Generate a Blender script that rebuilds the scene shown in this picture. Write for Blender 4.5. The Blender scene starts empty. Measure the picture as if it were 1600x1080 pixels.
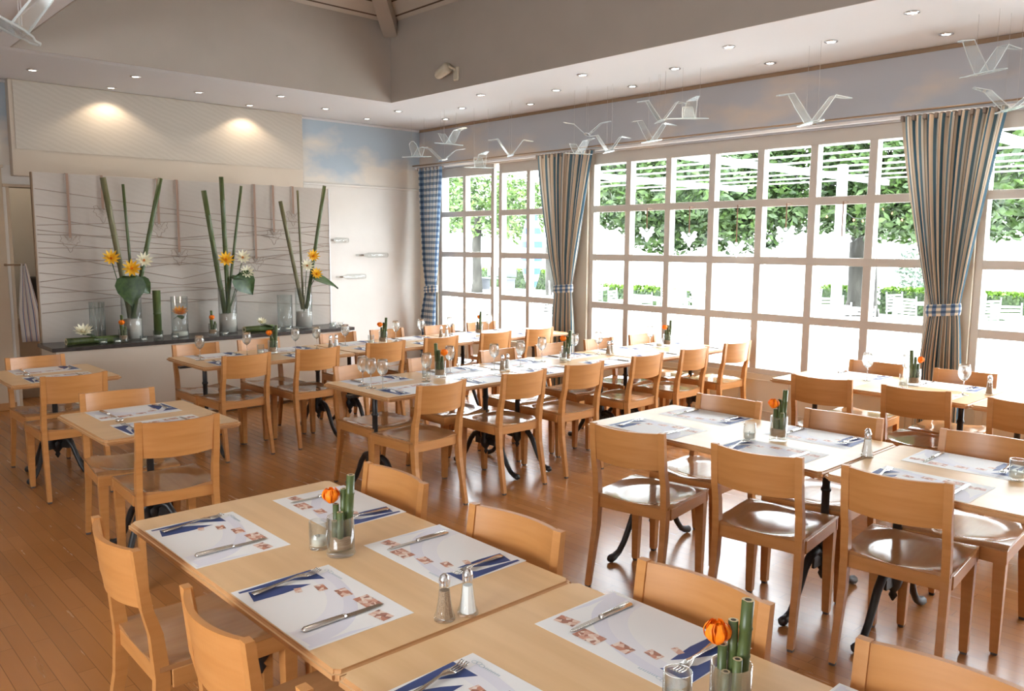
import bpy, bmesh, math, random
from mathutils import Vector, Matrix
random.seed(7)
PI = math.pi
SC = bpy.context.scene
COL = SC.collection

# ------------------------------------------------------------------ camera
cam_data = bpy.data.cameras.new('camera')
cam = bpy.data.objects.new('camera', cam_data); COL.objects.link(cam)
SC.camera = cam
F_PX, PITCH, ROLL, YAW, CAM_H = 1285.0, 6.95, 0.37, -47.1, 1.65
p_, r_, y_ = (math.radians(v) for v in (PITCH, ROLL, YAW))
fw = Vector((math.sin(y_)*math.cos(p_), math.cos(y_)*math.cos(p_), -math.sin(p_)))
rt = Vector((math.cos(y_), -math.sin(y_), 0)); up = rt.cross(fw)
rt2 = math.cos(r_)*rt + math.sin(r_)*up; up2 = -math.sin(r_)*rt + math.cos(r_)*up
m3 = Matrix((rt2, up2, -fw)).transposed()
cam.matrix_world = Matrix.Translation((0, 0, CAM_H)) @ m3.to_4x4()
cam_data.sensor_width = 36; cam_data.lens = F_PX*36/1600
cam_data.clip_start = .05; cam_data.clip_end = 200

# ------------------------------------------------------------------ world, light, exposure
SC.view_settings.view_transform = 'Standard'; SC.view_settings.look = 'None'
SC.view_settings.gamma = 1; SC.view_settings.use_curve_mapping = False
SC.view_settings.exposure = 0.18
w = bpy.data.worlds.new('sky'); SC.world = w; w.use_nodes = True
nt = w.node_tree; bg = nt.nodes['Background']
bg.inputs['Color'].default_value = (.87, .94, 1, 1); bg.inputs['Strength'].default_value = 21.0
SC.cycles.max_bounces = 10; SC.cycles.diffuse_bounces = 5; SC.cycles.transparent_max_bounces = 24
SC.cycles.glossy_bounces = 4; SC.cycles.transmission_bounces = 6
SC.cycles.caustics_reflective = False; SC.cycles.caustics_refractive = False
SC.cycles.sample_clamp_indirect = 6

def portal(x0, x1, z0, z1, y, rot):
    d = bpy.data.lights.new('window_portal', 'AREA'); d.shape = 'RECTANGLE'
    d.size = abs(x1-x0); d.size_y = z1-z0; d.cycles.is_portal = True
    o = bpy.data.objects.new('window_portal', d); COL.objects.link(o)
    return o, d
def portal_y(x0, x1, z0, z1, y, sgn):
    o, d = portal(x0, x1, z0, z1, y, 0)
    o.location = ((x0+x1)/2, y, (z0+z1)/2); o.rotation_euler = (sgn*PI/2, 0, 0)
portal_y(-9.0, -6.5, .45, 2.6, 7.08, -1)
portal_y(-6.2, -2.5, .45, 2.6, 7.08, -1)
portal_y(-2.2, 1.5, .45, 2.6, 7.08, -1)
portal_y(-2.2, .0, 1.0, 2.4, -2.72, 1)

# ------------------------------------------------------------------ materials
def mat(name):
    m = bpy.data.materials.new(name); m.use_nodes = True
    t = m.node_tree; t.nodes.clear()
    o = t.nodes.new('ShaderNodeOutputMaterial'); b = t.nodes.new('ShaderNodeBsdfPrincipled')
    t.links.new(b.outputs[0], o.inputs[0])
    return m, t, b, o
def setc(b, c, rough=.5, spec=.5, metal=0):
    b.inputs['Base Color'].default_value = (*c, 1); b.inputs['Roughness'].default_value = rough
    b.inputs['Specular IOR Level'].default_value = spec; b.inputs['Metallic'].default_value = metal
def N(t, k, **kw):
    n = t.nodes.new('ShaderNode'+k)
    for a, v in kw.items():
        if hasattr(n, a): setattr(n, a, v)
        else: n.inputs[a].default_value = v
    return n
def noisy(name, c1, c2, scale=(8, 8, 8), rough=.5, spec=.5, det=3, bump=0, metal=0, space='Object'):
    """two-tone noise over object coordinates"""
    m, t, b, o = mat(name); setc(b, c1, rough, spec, metal)
    tc = N(t, 'TexCoord'); mp = N(t, 'Mapping'); mp.inputs['Scale'].default_value = scale
    n = N(t, 'TexNoise'); n.inputs['Scale'].default_value = 1; n.inputs['Detail'].default_value = det
    r = N(t, 'ValToRGB'); r.color_ramp.elements[0].position = .32; r.color_ramp.elements[1].position = .68
    r.color_ramp.elements[0].color = (*c1, 1); r.color_ramp.elements[1].color = (*c2, 1)
    t.links.new(tc.outputs[space], mp.inputs[0]); t.links.new(mp.outputs[0], n.inputs['Vector'])
    t.links.new(n.outputs[0], r.inputs[0]); t.links.new(r.outputs[0], b.inputs['Base Color'])
    if bump:
        bp = N(t, 'Bump'); bp.inputs['Strength'].default_value = bump; bp.inputs['Distance'].default_value = .01
        t.links.new(n.outputs[0], bp.inputs['Height']); t.links.new(bp.outputs[0], b.inputs['Normal'])
    return m
def plain(name, c, rough=.5, spec=.5, metal=0):
    m, t, b, o = mat(name); setc(b, c, rough, spec, metal); return m
def solid_glass(name, clear=.35, rough=0.0):
    m, t, b, o = mat(name); setc(b, (.96, .985, .98), rough, .5); b.inputs['Transmission Weight'].default_value = 1; b.inputs['IOR'].default_value = 1.46
    tr = N(t, 'BsdfTransparent'); tr.inputs[0].default_value = (.97, .985, .98, 1); mx = N(t, 'MixShader'); mx.inputs[0].default_value = 1-clear
    t.links.new(tr.outputs[0], mx.inputs[1]); t.links.new(b.outputs[0], mx.inputs[2]); t.links.new(mx.outputs[0], o.inputs[0]); return m
def emit(name, c, s):
    m, t, b, o = mat(name); e = N(t, 'Emission'); e.inputs[0].default_value = (*c, 1); e.inputs[1].default_value = s
    t.links.new(e.outputs[0], o.inputs[0]); return m
def thin_glass(name, tint=(.97, .985, .98), ior=1.45, haze=0.0, hc=(.9, .95, .95), boost=1.0, rough=.02):
    m, t, b, o = mat(name); t.nodes.remove(b)
    tr = N(t, 'BsdfTransparent'); tr.inputs[0].default_value = (*tint, 1)
    gl = N(t, 'BsdfGlossy'); gl.inputs['Roughness'].default_value = rough
    lw = N(t, 'LayerWeight'); lw.inputs[0].default_value = .5; fr = N(t, 'Math', operation='POWER'); fr.inputs[1].default_value = 4.0
    t.links.new(lw.outputs['Facing'], fr.inputs[0])
    mu = N(t, 'Math', operation='MULTIPLY_ADD', use_clamp=True); mu.inputs[1].default_value = .55*boost; mu.inputs[2].default_value = ((ior-1)/(ior+1))**2
    mx = N(t, 'MixShader')
    t.links.new(fr.outputs[0], mu.inputs[0]); t.links.new(mu.outputs[0], mx.inputs[0])
    t.links.new(tr.outputs[0], mx.inputs[1]); t.links.new(gl.outputs[0], mx.inputs[2])
    last = mx
    if haze:
        df = N(t, 'BsdfTranslucent'); df.inputs[0].default_value = (*hc, 1)
        d2 = N(t, 'BsdfDiffuse'); d2.inputs[0].default_value = (*hc, 1)
        a = N(t, 'AddShader'); m2 = N(t, 'MixShader'); m2.inputs[0].default_value = haze
        m1 = N(t, 'MixShader'); m1.inputs[0].default_value = .5
        t.links.new(df.outputs[0], m1.inputs[1]); t.links.new(d2.outputs[0], m1.inputs[2])
        t.nodes.remove(a)
        t.links.new(mx.outputs[0], m2.inputs[1]); t.links.new(m1.outputs[0], m2.inputs[2]); last = m2
    t.links.new(last.outputs[0], o.inputs[0]); return m

M = {}
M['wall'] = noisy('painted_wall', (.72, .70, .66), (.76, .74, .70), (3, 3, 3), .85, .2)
M['wallwarm'] = noisy('cream_wall', (.56, .46, .345), (.59, .49, .37), (3, 3, 3), .7, .3)
M['ceil'] = plain('white_ceiling', (.68, .68, .69), .8, .2)
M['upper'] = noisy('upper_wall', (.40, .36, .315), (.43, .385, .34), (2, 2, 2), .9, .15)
M['frame'] = plain('window_frame_paint', (.54, .50, .45), .5, .35)
M['framewhite'] = plain('white_frame_paint', (.85, .85, .85), .5, .35)
M['panelpaint'] = plain('wall_panel_paint', (.60, .54, .44), .55, .3)
M['chair'] = noisy('honey_beech', (.445, .188, .052), (.505, .226, .070), (5, 5, 40), .36, .5)
M['chairseat'] = noisy('polished_beech', (.37, .175, .068), (.43, .21, .085), (34, 4, 10), .14, .7)
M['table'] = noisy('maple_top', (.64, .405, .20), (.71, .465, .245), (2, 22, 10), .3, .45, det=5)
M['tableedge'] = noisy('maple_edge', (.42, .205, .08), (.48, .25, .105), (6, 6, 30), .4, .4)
M['iron'] = plain('black_iron', (.018, .016, .015), .42, .5)
M['glide'] = plain('grey_glide', (.08, .07, .07), .6)
M['steel'] = plain('steel', (.72, .70, .66), .22, .5, 1)
M['chrome'] = plain('chrome', (.8, .8, .8), .15, .5, 1)
M['glass'] = thin_glass('clear_glass', (.965, .98, .975), 1.5, .025, boost=2.0)
M['wine'] = solid_glass('wine_glass', .45)
M['pane'] = thin_glass('window_pane', (.985, .99, .99), 1.3, 0, boost=.7, rough=.0)
M['acryl'] = thin_glass('acrylic_glass', (.93, .96, .96), 1.5, .07, (.95, .98, .98), boost=1.6, rough=.08)
M['acryledge'] = thin_glass('acrylic_edge', (.9, .95, .97), 1.5, .5, (.97, 1, 1), boost=1.2, rough=.1)
M['thread'] = plain('nylon_thread', (.45, .43, .41), .5)
M['bamboo'] = noisy('green_bamboo', (.05, .075, .018), (.095, .12, .035), (40, 40, 6), .4, .5)
M['bambooold'] = noisy('olive_bamboo', (.11, .105, .04), (.18, .16, .075), (40, 40, 6), .45, .5)
M['bcut'] = plain('cut_bamboo', (.62, .50, .30), .7)
M['bhole'] = plain('bamboo_hollow', (.05, .035, .02), .9)
M['orange'] = noisy('orange_petal', (.98, .27, .01), (.90, .16, .0), (60, 60, 60), .55, .3)
M['yellow'] = plain('yellow_petal', (.92, .58, .05), .55, .3)
M['white'] = plain('white_petal', (.90, .86, .68), .55, .3)
M['fcentre'] = plain('flower_centre', (.85, .25, .02), .7)
M['leaf'] = noisy('dark_leaf', (.02, .05, .01), (.05, .10, .02), (30, 30, 30), .4, .5)
M['sand'] = noisy('pale_sand', (.62, .55, .48), (.70, .63, .56), (90, 90, 90), .9, .2)
M['raffia'] = noisy('raffia', (.30, .17, .09), (.48, .32, .20), (20, 20, 260), .8, .2)
M['wax'] = plain('candle_wax', (.85, .80, .68), .5)
M['salt'] = plain('salt', (.82, .80, .76), .8)
M['pepper'] = noisy('pepper', (.22, .13, .07), (.42, .28, .17), (400, 400, 400), .9)
M['slate'] = noisy('dark_counter', (.035, .028, .025), (.055, .045, .04), (20, 20, 20), .25, .5)
M['cabinet'] = noisy('cabinet_lacquer', (.52, .44, .35), (.54, .46, .37), (2, 2, 2), .45, .35)
M['ribbon'] = plain('brown_ribbon', (.32, .20, .14), .7)
M['wire'] = plain('thin_wire', (.34, .265, .21), .6)
M['paper'] = plain('mat_paper', (.80, .79, .77), .55, .3)
M['navy'] = plain('mat_navy_print', (.035, .06, .19), .5, .35)
M['lilac'] = plain('mat_lilac_print', (.69, .68, .735), .55, .3)
M['lilacpale'] = plain('mat_pale_lilac_print', (.75, .74, .765), .55, .3)
M['ink'] = plain('mat_grey_ink', (.42, .50, .56), .55, .3)
m, t, b, o = mat('mat_food_print'); setc(b, (.5, .3, .2), .5)
tc = N(t, 'TexCoord'); n = N(t, 'TexVoronoi'); n.inputs['Scale'].default_value = 75
r = N(t, 'ValToRGB'); els = r.color_ramp.elements; els[0].color = (.12, .06, .05, 1); els[1].color = (.80, .74, .66, 1)
e = els.new(.35); e.color = (.50, .20, .12, 1); e = els.new(.6); e.color = (.70, .50, .40, 1)
t.links.new(tc.outputs['Object'], n.inputs['Vector']); t.links.new(n.outputs['Color'], r.inputs[0]); t.links.new(r.outputs[0], b.inputs['Base Color'])
M['food'] = m
M['ornglass'] = thin_glass('frosted_ornament', (.95, .97, .98), 1.5, .6, (1, 1, 1), boost=1.2, rough=.2)
M['bark'] = noisy('bark', (.018, .017, .014), (.055, .052, .044), (5, 5, 2), .95, .2, det=6, bump=.4)
M['foliage'] = noisy('chestnut_leaves', (.010, .026, .006), (.055, .10, .02), (2.5, 2.5, 2.5), .5, .4, det=4)
M['foliagelight'] = noisy('light_green_leaves', (.025, .06, .012), (.09, .15, .03), (2.5, 2.5, 2.5), .5, .4, det=4)  # lighter green for the round tree
M['hedge'] = noisy('hedge_leaves', (.010, .025, .008), (.045, .08, .018), (9, 9, 9), .6, .4, det=5)
M['hedgetop'] = noisy('young_hedge_tips', (.06, .13, .008), (.11, .20, .015), (12, 12, 12), .6, .4)
M['bushleaf'] = noisy('silvery_leaves', (.04, .065, .045), (.11, .15, .10), (3, 3, 3), .6)
M['paving'] = noisy('pale_paving', (.55, .54, .52), (.72, .71, .69), (.8, .8, .8), .9, .2, det=6)
M['outwall'] = plain('pale_render', (.80, .79, .77), .9)
M['outwhite'] = plain('white_metal', (.85, .86, .88), .5)
M['outgrey'] = plain('dark_grey', (.08, .085, .095), .7)  # plain dark grey for shutters and bench
M['blueflag'] = plain('blue_cloth', (.02, .06, .26), .8)
M['whiteflag'] = plain('white_cloth', (.85, .86, .88), .8)
M['brown'] = plain('brown_edge', (.26, .17, .10), .6)
M['cam'] = plain('beige_plastic', (.55, .50, .40), .4)
M['black'] = plain('black_plastic', (.02, .02, .02), .4)
M['lens'] = emit('lamp_lens', (1, .93, .84), 14)
M['bulb'] = emit('fairy_bulb', (1, .55, .22), 6)

# floor: narrow parquet strips running along x
m, t, b, o = mat('parquet_floor'); setc(b, (.4, .2, .08), .33, .5)
tc = N(t, 'TexCoord'); br = N(t, 'TexBrick'); br.offset = .37; br.offset_frequency = 2
br.inputs['Scale'].default_value = 1; br.inputs['Brick Width'].default_value = .62; br.inputs['Row Height'].default_value = .068
br.inputs['Mortar Size'].default_value = .0011; br.inputs['Mortar Smooth'].default_value = 0
br.inputs['Color1'].default_value = (.33, .130, .037, 1); br.inputs['Color2'].default_value = (.40, .163, .048, 1)
br.inputs['Mortar'].default_value = (.18, .075, .026, 1); br.inputs['Bias'].default_value = 0
mp = N(t, 'Mapping'); mp.inputs['Scale'].default_value = (2.5, 24, 3)
n = N(t, 'TexNoise'); n.inputs['Detail'].default_value = 5; n.inputs['Scale'].default_value = 1
mx = N(t, 'MixRGB', blend_type='MULTIPLY'); mx.inputs[0].default_value = .28
r = N(t, 'ValToRGB'); r.color_ramp.elements[0].color = (.62, .62, .62, 1); r.color_ramp.elements[1].color = (1.15, 1.15, 1.15, 1)
t.links.new(tc.outputs['Object'], br.inputs['Vector']); t.links.new(tc.outputs['Object'], mp.inputs[0]); t.links.new(mp.outputs[0], n.inputs['Vector'])
t.links.new(n.outputs[0], r.inputs[0]); t.links.new(br.outputs['Color'], mx.inputs[1]); t.links.new(r.outputs[0], mx.inputs[2])
t.links.new(mx.outputs[0], b.inputs['Base Color'])
r2 = N(t, 'MapRange'); r2.inputs[3].default_value = .22; r2.inputs[4].default_value = .30
t.links.new(n.outputs[0], r2.inputs[0]); t.links.new(r2.outputs[0], b.inputs['Roughness'])
M['floor'] = m

# painted sky on the frieze
def sky_mat(name, blue, cloud, sc):
    m, t, b, o = mat(name); setc(b, blue, .85, .2)
    tc = N(t, 'TexCoord'); mp = N(t, 'Mapping'); mp.inputs['Scale'].default_value = sc
    n = N(t, 'TexNoise'); n.inputs['Detail'].default_value = 4; n.inputs['Scale'].default_value = 1; n.inputs['Roughness'].default_value = .5
    sp = N(t, 'SeparateXYZ'); mr = N(t, 'MapRange'); mr.inputs[1].default_value = 2.35; mr.inputs[2].default_value = 3.2
    mr.inputs[3].default_value = .15; mr.inputs[4].default_value = -.19
    ad = N(t, 'Math', operation='ADD')
    r = N(t, 'ValToRGB'); r.color_ramp.elements[0].position = .44; r.color_ramp.elements[1].position = .60
    r.color_ramp.elements[0].color = (*blue, 1); r.color_ramp.elements[1].color = (*cloud, 1)
    t.links.new(tc.outputs['Object'], mp.inputs[0]); t.links.new(mp.outputs[0], n.inputs['Vector'])
    t.links.new(tc.outputs['Object'], sp.inputs[0]); t.links.new(sp.outputs[2], mr.inputs[0])
    t.links.new(n.outputs[0], ad.inputs[0]); t.links.new(mr.outputs[0], ad.inputs[1]); t.links.new(ad.outputs[0], r.inputs[0])
    t.links.new(r.outputs[0], b.inputs['Base Color']); return m
M['skywall'] = sky_mat('painted_sky', (.42, .50, .57), (.72, .67, .60), (1.1, 1.1, 2.2))
M['skyshaded'] = sky_mat('painted_sky_backlit', (.45, .46, .49), (.62, .53, .45), (.9, .9, 2.0))  # same sky mural, its backlit shade put into greyer colours
# rippled sand print
def ripple_mat(name, c1, c2, ax):
    m, t, b, o = mat(name); setc(b, c1, .8, .2)
    tc = N(t, 'TexCoord'); mp = N(t, 'Mapping'); mp.inputs['Rotation'].default_value = (math.radians(ax), 0, 0)
    wv = N(t, 'TexWave'); wv.bands_direction = 'Z'; wv.inputs['Scale'].default_value = 7; wv.inputs['Distortion'].default_value = 5
    wv.inputs['Detail'].default_value = 2; wv.inputs['Detail Scale'].default_value = .6
    r = N(t, 'ValToRGB'); r.color_ramp.elements[0].color = (*c1, 1); r.color_ramp.elements[1].color = (*c2, 1)
    t.links.new(tc.outputs['Object'], mp.inputs[0]); t.links.new(mp.outputs[0], wv.inputs['Vector']); t.links.new(wv.outputs[0], r.inputs[0])
    t.links.new(r.outputs[0], b.inputs['Base Color']); return m
M['ripple'] = ripple_mat('rippled_sand_print', (.50, .45, .385), (.53, .48, .415), 22)
M['screen'] = ripple_mat('rippled_screen_print', (.50, .445, .39), (.51, .455, .40), 20)
# boarded sloping ceiling, grooves follow height
m, t, b, o = mat('boarded_ceiling'); setc(b, (.55, .5, .44), .7, .25)
tc = N(t, 'TexCoord'); sp = N(t, 'SeparateXYZ'); md = N(t, 'Math', operation='PINGPONG'); md.inputs[1].default_value = .042
gt = N(t, 'Math', operation='LESS_THAN'); gt.inputs[1].default_value = .0045; mx = N(t, 'MixRGB')
mx.inputs[1].default_value = (.56, .51, .45, 1); mx.inputs[2].default_value = (.10, .07, .05, 1)
t.links.new(tc.outputs['Object'], sp.inputs[0]); t.links.new(sp.outputs[2], md.inputs[0]); t.links.new(md.outputs[0], gt.inputs[0])
t.links.new(gt.outputs[0], mx.inputs[0]); t.links.new(mx.outputs[0], b.inputs['Base Color']); M['boards'] = m

def cloth_mat(name, stops, count, check=0):
    """stripes over u; check adds a second set over v"""
    m, t, b, o = mat(name); setc(b, (.5, .5, .5), .85, .15)
    uv = N(t, 'UVMap'); sp = N(t, 'SeparateXYZ'); mu = N(t, 'Math', operation='MULTIPLY'); mu.inputs[1].default_value = count
    fr = N(t, 'Math', operation='FRACT'); r = N(t, 'ValToRGB'); r.color_ramp.interpolation = 'CONSTANT'
    els = r.color_ramp.elements; els[0].position = 0; els[0].color = (*stops[0][1], 1); els[1].position = stops[1][0]; els[1].color = (*stops[1][1], 1)
    for p, c in stops[2:]:
        e = els.new(p); e.color = (*c, 1)
    t.links.new(uv.outputs[0], sp.inputs[0]); t.links.new(sp.outputs[0], mu.inputs[0]); t.links.new(mu.outputs[0], fr.inputs[0]); t.links.new(fr.outputs[0], r.inputs[0])
    last = r.outputs[0]
    if check:
        m2 = N(t, 'Math', operation='MULTIPLY'); m2.inputs[1].default_value = check; f2 = N(t, 'Math', operation='FRACT')
        g = N(t, 'Math', operation='GREATER_THAN'); g.inputs[1].default_value = .5; mx = N(t, 'MixRGB', blend_type='MULTIPLY')
        mx.inputs[2].default_value = (.34, .42, .52, 1)
        t.links.new(sp.outputs[1], m2.inputs[0]); t.links.new(m2.outputs[0], f2.inputs[0]); t.links.new(f2.outputs[0], g.inputs[0])
        t.links.new(g.outputs[0], mx.inputs[0]); t.links.new(last, mx.inputs[1]); last = mx.outputs[0]
    t.links.new(last, b.inputs['Base Color'])
    tl = N(t, 'BsdfTranslucent'); t.links.new(last, tl.inputs[0]); ms = N(t, 'MixShader'); ms.inputs[0].default_value = .18
    t.links.new(b.outputs[0], ms.inputs[1]); t.links.new(tl.outputs[0], ms.inputs[2]); t.links.new(ms.outputs[0], o.inputs[0])
    return m
M['stripe'] = cloth_mat('striped_cloth', [(0, (.64, .51, .38)), (.28, (.11, .18, .22)), (.48, (.68, .62, .53)), (.62, (.27, .19, .13)), (.67, (.64, .51, .38)), (.82, (.06, .12, .16))], 16)
M['check'] = cloth_mat('checked_cloth', [(0, (.62, .60, .56)), (.5, (.17, .24, .33))], 19, 34)
M['tiecheck'] = cloth_mat('tieback_cloth', [(0, (.75, .68, .56)), (.5, (.17, .25, .38))], 7, 2.2)
M['towel'] = cloth_mat('striped_towel', [(0, (.72, .68, .64)), (.62, (.16, .18, .30)), (.8, (.72, .68, .64)), (.9, (.5, .25, .2))], 4)

# ------------------------------------------------------------------ mesh helpers
class MB:
    """collects shapes and links them as ONE mesh object"""
    def __init__(self): self.v = []; self.f = []; self.mi = []; self.sm = []; self.uv = {}; self.cur = 0; self.smooth = False
    def mat(self, i): self.cur = i; return self
    def sm_(self, s=True): self.smooth = s; return self
    def add(self, vs, fs, mtx=None):
        o = len(self.v)
        self.v += [tuple(mtx @ Vector(p)) if mtx else tuple(p) for p in vs]
        for f in fs:
            self.f.append(tuple(i+o for i in f)); self.mi.append(self.cur); self.sm.append(self.smooth)
        return self
    def bm(self, b, mtx=None):
        b.verts.index_update()
        self.add([v.co for v in b.verts], [[v.index for v in f.verts] for f in b.faces], mtx); b.free(); return self
    def box(self, x0, x1, y0, y1, z0, z1, bev=0, seg=1, mtx=None):
        b = bmesh.new(); bmesh.ops.create_cube(b, size=1)
        for v in b.verts: v.co = ((x0+x1)/2+v.co.x*(x1-x0), (y0+y1)/2+v.co.y*(y1-y0), (z0+z1)/2+v.co.z*(z1-z0))
        if bev: bmesh.ops.bevel(b, geom=b.edges[:], offset=bev, segments=seg, affect='EDGES', profile=.5)
        return self.bm(b, mtx)
    def loft(self, rings, closed=True, cap=True, mtx=None):
        n = len(rings[0]); vs = [p for r in rings for p in r]; fs = []
        for i in range(len(rings)-1):
            for j in range(n if closed else n-1):
                k = (j+1) % n; fs.append((i*n+j, i*n+k, (i+1)*n+k, (i+1)*n+j))
        if cap and closed: fs.append(tuple(range(n-1, -1, -1))); fs.append(tuple((len(rings)-1)*n+j for j in range(n)))
        return self.add(vs, fs, mtx)
    def lathe(self, prof, n=20, c=(0, 0), cap=False, mtx=None):
        rings = [[(c[0]+r*math.cos(2*PI*j/n), c[1]+r*math.sin(2*PI*j/n), z) for j in range(n)] for r, z in prof]
        return self.loft(rings, True, cap, mtx)
    def tube(self, pts, r, n=8, cap=True, mtx=None):
        pts = [Vector(p) for p in pts]; rings = []; side = None
        for i, p in enumerate(pts):
            d = (pts[min(i+1, len(pts)-1)]-pts[max(i-1, 0)]).normalized()
            if side is None: side = d.orthogonal().normalized()
            else: side = (side-d*side.dot(d)).normalized()
            u = d.cross(side); rr = r[i] if isinstance(r, (list, tuple)) else r
            rings.append([tuple(p+(side*math.cos(2*PI*j/n)+u*math.sin(2*PI*j/n))*rr) for j in range(n)])
        return self.loft(rings, True, cap, mtx)
    def bar(self, pts, wx, wy, mtx=None):
        """square-section leg through points, sizes per point in x and y"""
        rings = []
        for i, p in enumerate(pts):
            a = (wx[i] if isinstance(wx, (list, tuple)) else wx)/2; b_ = (wy[i] if isinstance(wy, (list, tuple)) else wy)/2
            rings.append([(p[0]-a, p[1]-b_, p[2]), (p[0]+a, p[1]-b_, p[2]), (p[0]+a, p[1]+b_, p[2]), (p[0]-a, p[1]+b_, p[2])])
        return self.loft(rings, True, True, mtx)
    def poly(self, pts, z0, z1, mtx=None):
        n = len(pts); vs = [(x, y, z0) for x, y in pts]+[(x, y, z1) for x, y in pts]
        fs = [tuple(range(n-1, -1, -1)), tuple(range(n, 2*n))]+[(i, (i+1) % n, n+(i+1) % n, n+i) for i in range(n)]
        return self.add(vs, fs, mtx)
    def sheet(self, pts, z, mtx=None):
        return self.add([(x, y, z) for x, y in pts], [tuple(range(len(pts)))], mtx)
    def build(self, name, mats, parent=None, loc=None):
        me = bpy.data.meshes.new(name); me.from_pydata(self.v, [], self.f)
        for m in (mats if isinstance(mats, (list, tuple)) else [mats]): me.materials.append(M[m])
        me.polygons.foreach_set('material_index', self.mi); me.polygons.foreach_set('use_smooth', self.sm)
        me.update()
        bm_ = bmesh.new(); bm_.from_mesh(me)
        if not self.uv: bmesh.ops.recalc_face_normals(bm_, faces=bm_.faces)
        bm_.to_mesh(me); bm_.free()
        o = bpy.data.objects.new(name, me); COL.objects.link(o)
        if parent: o.parent = parent
        if loc: o.location = loc
        return o
def tag(o, label=None, cat=None, group=None, kind=None):
    for k, v in (('label', label), ('category', cat), ('group', group), ('kind', kind)):
        if v: o[k] = v
    return o
def empty(name, loc=(0, 0, 0), rz=0):
    o = bpy.data.objects.new(name, None); COL.objects.link(o); o.location = loc; o.rotation_euler = (0, 0, rz); o.empty_display_size = .1
    return o
def struct(name, mb, mats, parent=None):
    o = mb.build(name, mats, parent)
    if parent is None: o['kind'] = 'structure'
    return o
def copy_tree(o, parent=None):
    c = o.copy(); COL.objects.link(c); c.parent = parent
    for ch in o.children: copy_tree(ch, c)
    return c
class Proto:
    """the first placing moves the original, the next ones copy it with its parts"""
    def __init__(self, root): self.root = root; self.used = False
    def place(self, loc, rz, label, cat, group=None):
        o = self.root if not self.used else copy_tree(self.root)
        self.used = True; o.location = loc; o.rotation_euler = (0, 0, rz)
        return tag(o, label, cat, group)
ORD = ['first', 'second', 'third', 'fourth', 'fifth', 'sixth', 'seventh', 'eighth', 'ninth', 'tenth', 'eleventh', 'twelfth', 'thirteenth', 'fourteenth']

# ------------------------------------------------------------------ room shell
XB, YW, ZC = -9.25, 6.85, 3.19          # back wall, window wall, low ceiling
XR, YB = 3.2, -2.7                      # walls behind the camera
WX0, WX1, WY0, WY1 = -7.62, 1.2, 1.66, 5.27   # ceiling well
struct('floor', MB().box(-10.6, XR+.2, YB-.2, 7.05, -.1, 0), 'floor')
c = MB()
c.box(-10.6, WX0, YB-.2, 7.1, ZC, ZC+.12)
c.box(WX0, XR+.2, WY1, 7.1, ZC, ZC+.12)
c.box(WX0, XR+.2, YB-.2, WY0, ZC, ZC+.12)
c.box(WX1, XR+.2, WY0, WY1, ZC, ZC+.12)
# soft chamfered lip round the well
L = .10
c.add([(WX0-.001, WY0, ZC-.001), (WX0-.001, WY1, ZC-.001), (WX0-L, WY1+L, ZC-.022), (WX0-L, WY0-L, ZC-.022)], [(0, 1, 2, 3)])
struct('ceiling', c, 'ceil')
l = MB()
def lip(x0, x1, y0, y1, d=.16, h=.016):
    l.box(x0-d, x0, y0-d, y1+d, ZC-h, ZC-.0005, .004); l.box(x1, x1+d, y0-d, y1+d, ZC-h, ZC-.0005, .004)
    l.box(x0, x1, y1, y1+d, ZC-h, ZC-.0005, .004); l.box(x0, x1, y0-d, y0, ZC-h, ZC-.0005, .004)
lip(WX0, WX1, WY0, WY1)
struct('trim_1', l, 'ceil')
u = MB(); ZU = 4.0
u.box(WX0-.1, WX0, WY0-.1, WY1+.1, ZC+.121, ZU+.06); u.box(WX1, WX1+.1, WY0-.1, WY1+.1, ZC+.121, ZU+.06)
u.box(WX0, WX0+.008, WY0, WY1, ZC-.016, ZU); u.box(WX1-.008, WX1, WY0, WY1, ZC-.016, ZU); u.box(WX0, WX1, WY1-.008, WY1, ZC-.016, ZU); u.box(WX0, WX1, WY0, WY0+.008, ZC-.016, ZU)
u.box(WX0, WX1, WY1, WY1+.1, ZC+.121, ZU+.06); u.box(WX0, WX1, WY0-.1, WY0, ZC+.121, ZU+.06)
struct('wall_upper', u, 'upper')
ym = (WY0+WY1)/2; rise = .95; run = (WY1-WY0)/2
hp = MB()
vs = [(WX0, WY0, ZU), (WX1, WY0, ZU), (WX1, WY1, ZU), (WX0, WY1, ZU), (WX0+run, ym, ZU+rise), (WX1-run, ym, ZU+rise)]
vs2 = [(x, y, z+.06) for x, y, z in vs]
fs = [(0, 1, 5, 4), (1, 2, 5), (2, 3, 4, 5), (3, 0, 4)]
hp.add(vs, fs); hp.add(vs2, fs)
struct('ceiling_upper', hp, 'boards')
def rafter(a, b_, wd=.15, dp=.17):
    a, b_ = Vector(a), Vector(b_); d = (b_-a).normalized(); s = d.cross(Vector((0, 0, 1))).normalized(); n_ = s.cross(d)
    if n_.z > 0: n_ = -n_
    q = []
    for p in (a, b_):
        q.append([tuple(p+s*wd/2), tuple(p-s*wd/2), tuple(p-s*wd/2+n_*dp), tuple(p+s*wd/2+n_*dp)])
    return MB().loft(q)
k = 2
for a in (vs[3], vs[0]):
    struct('trim_%d' % k, rafter((a[0]+.02, a[1], a[2]), vs[4]), 'upper'); k += 1

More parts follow.
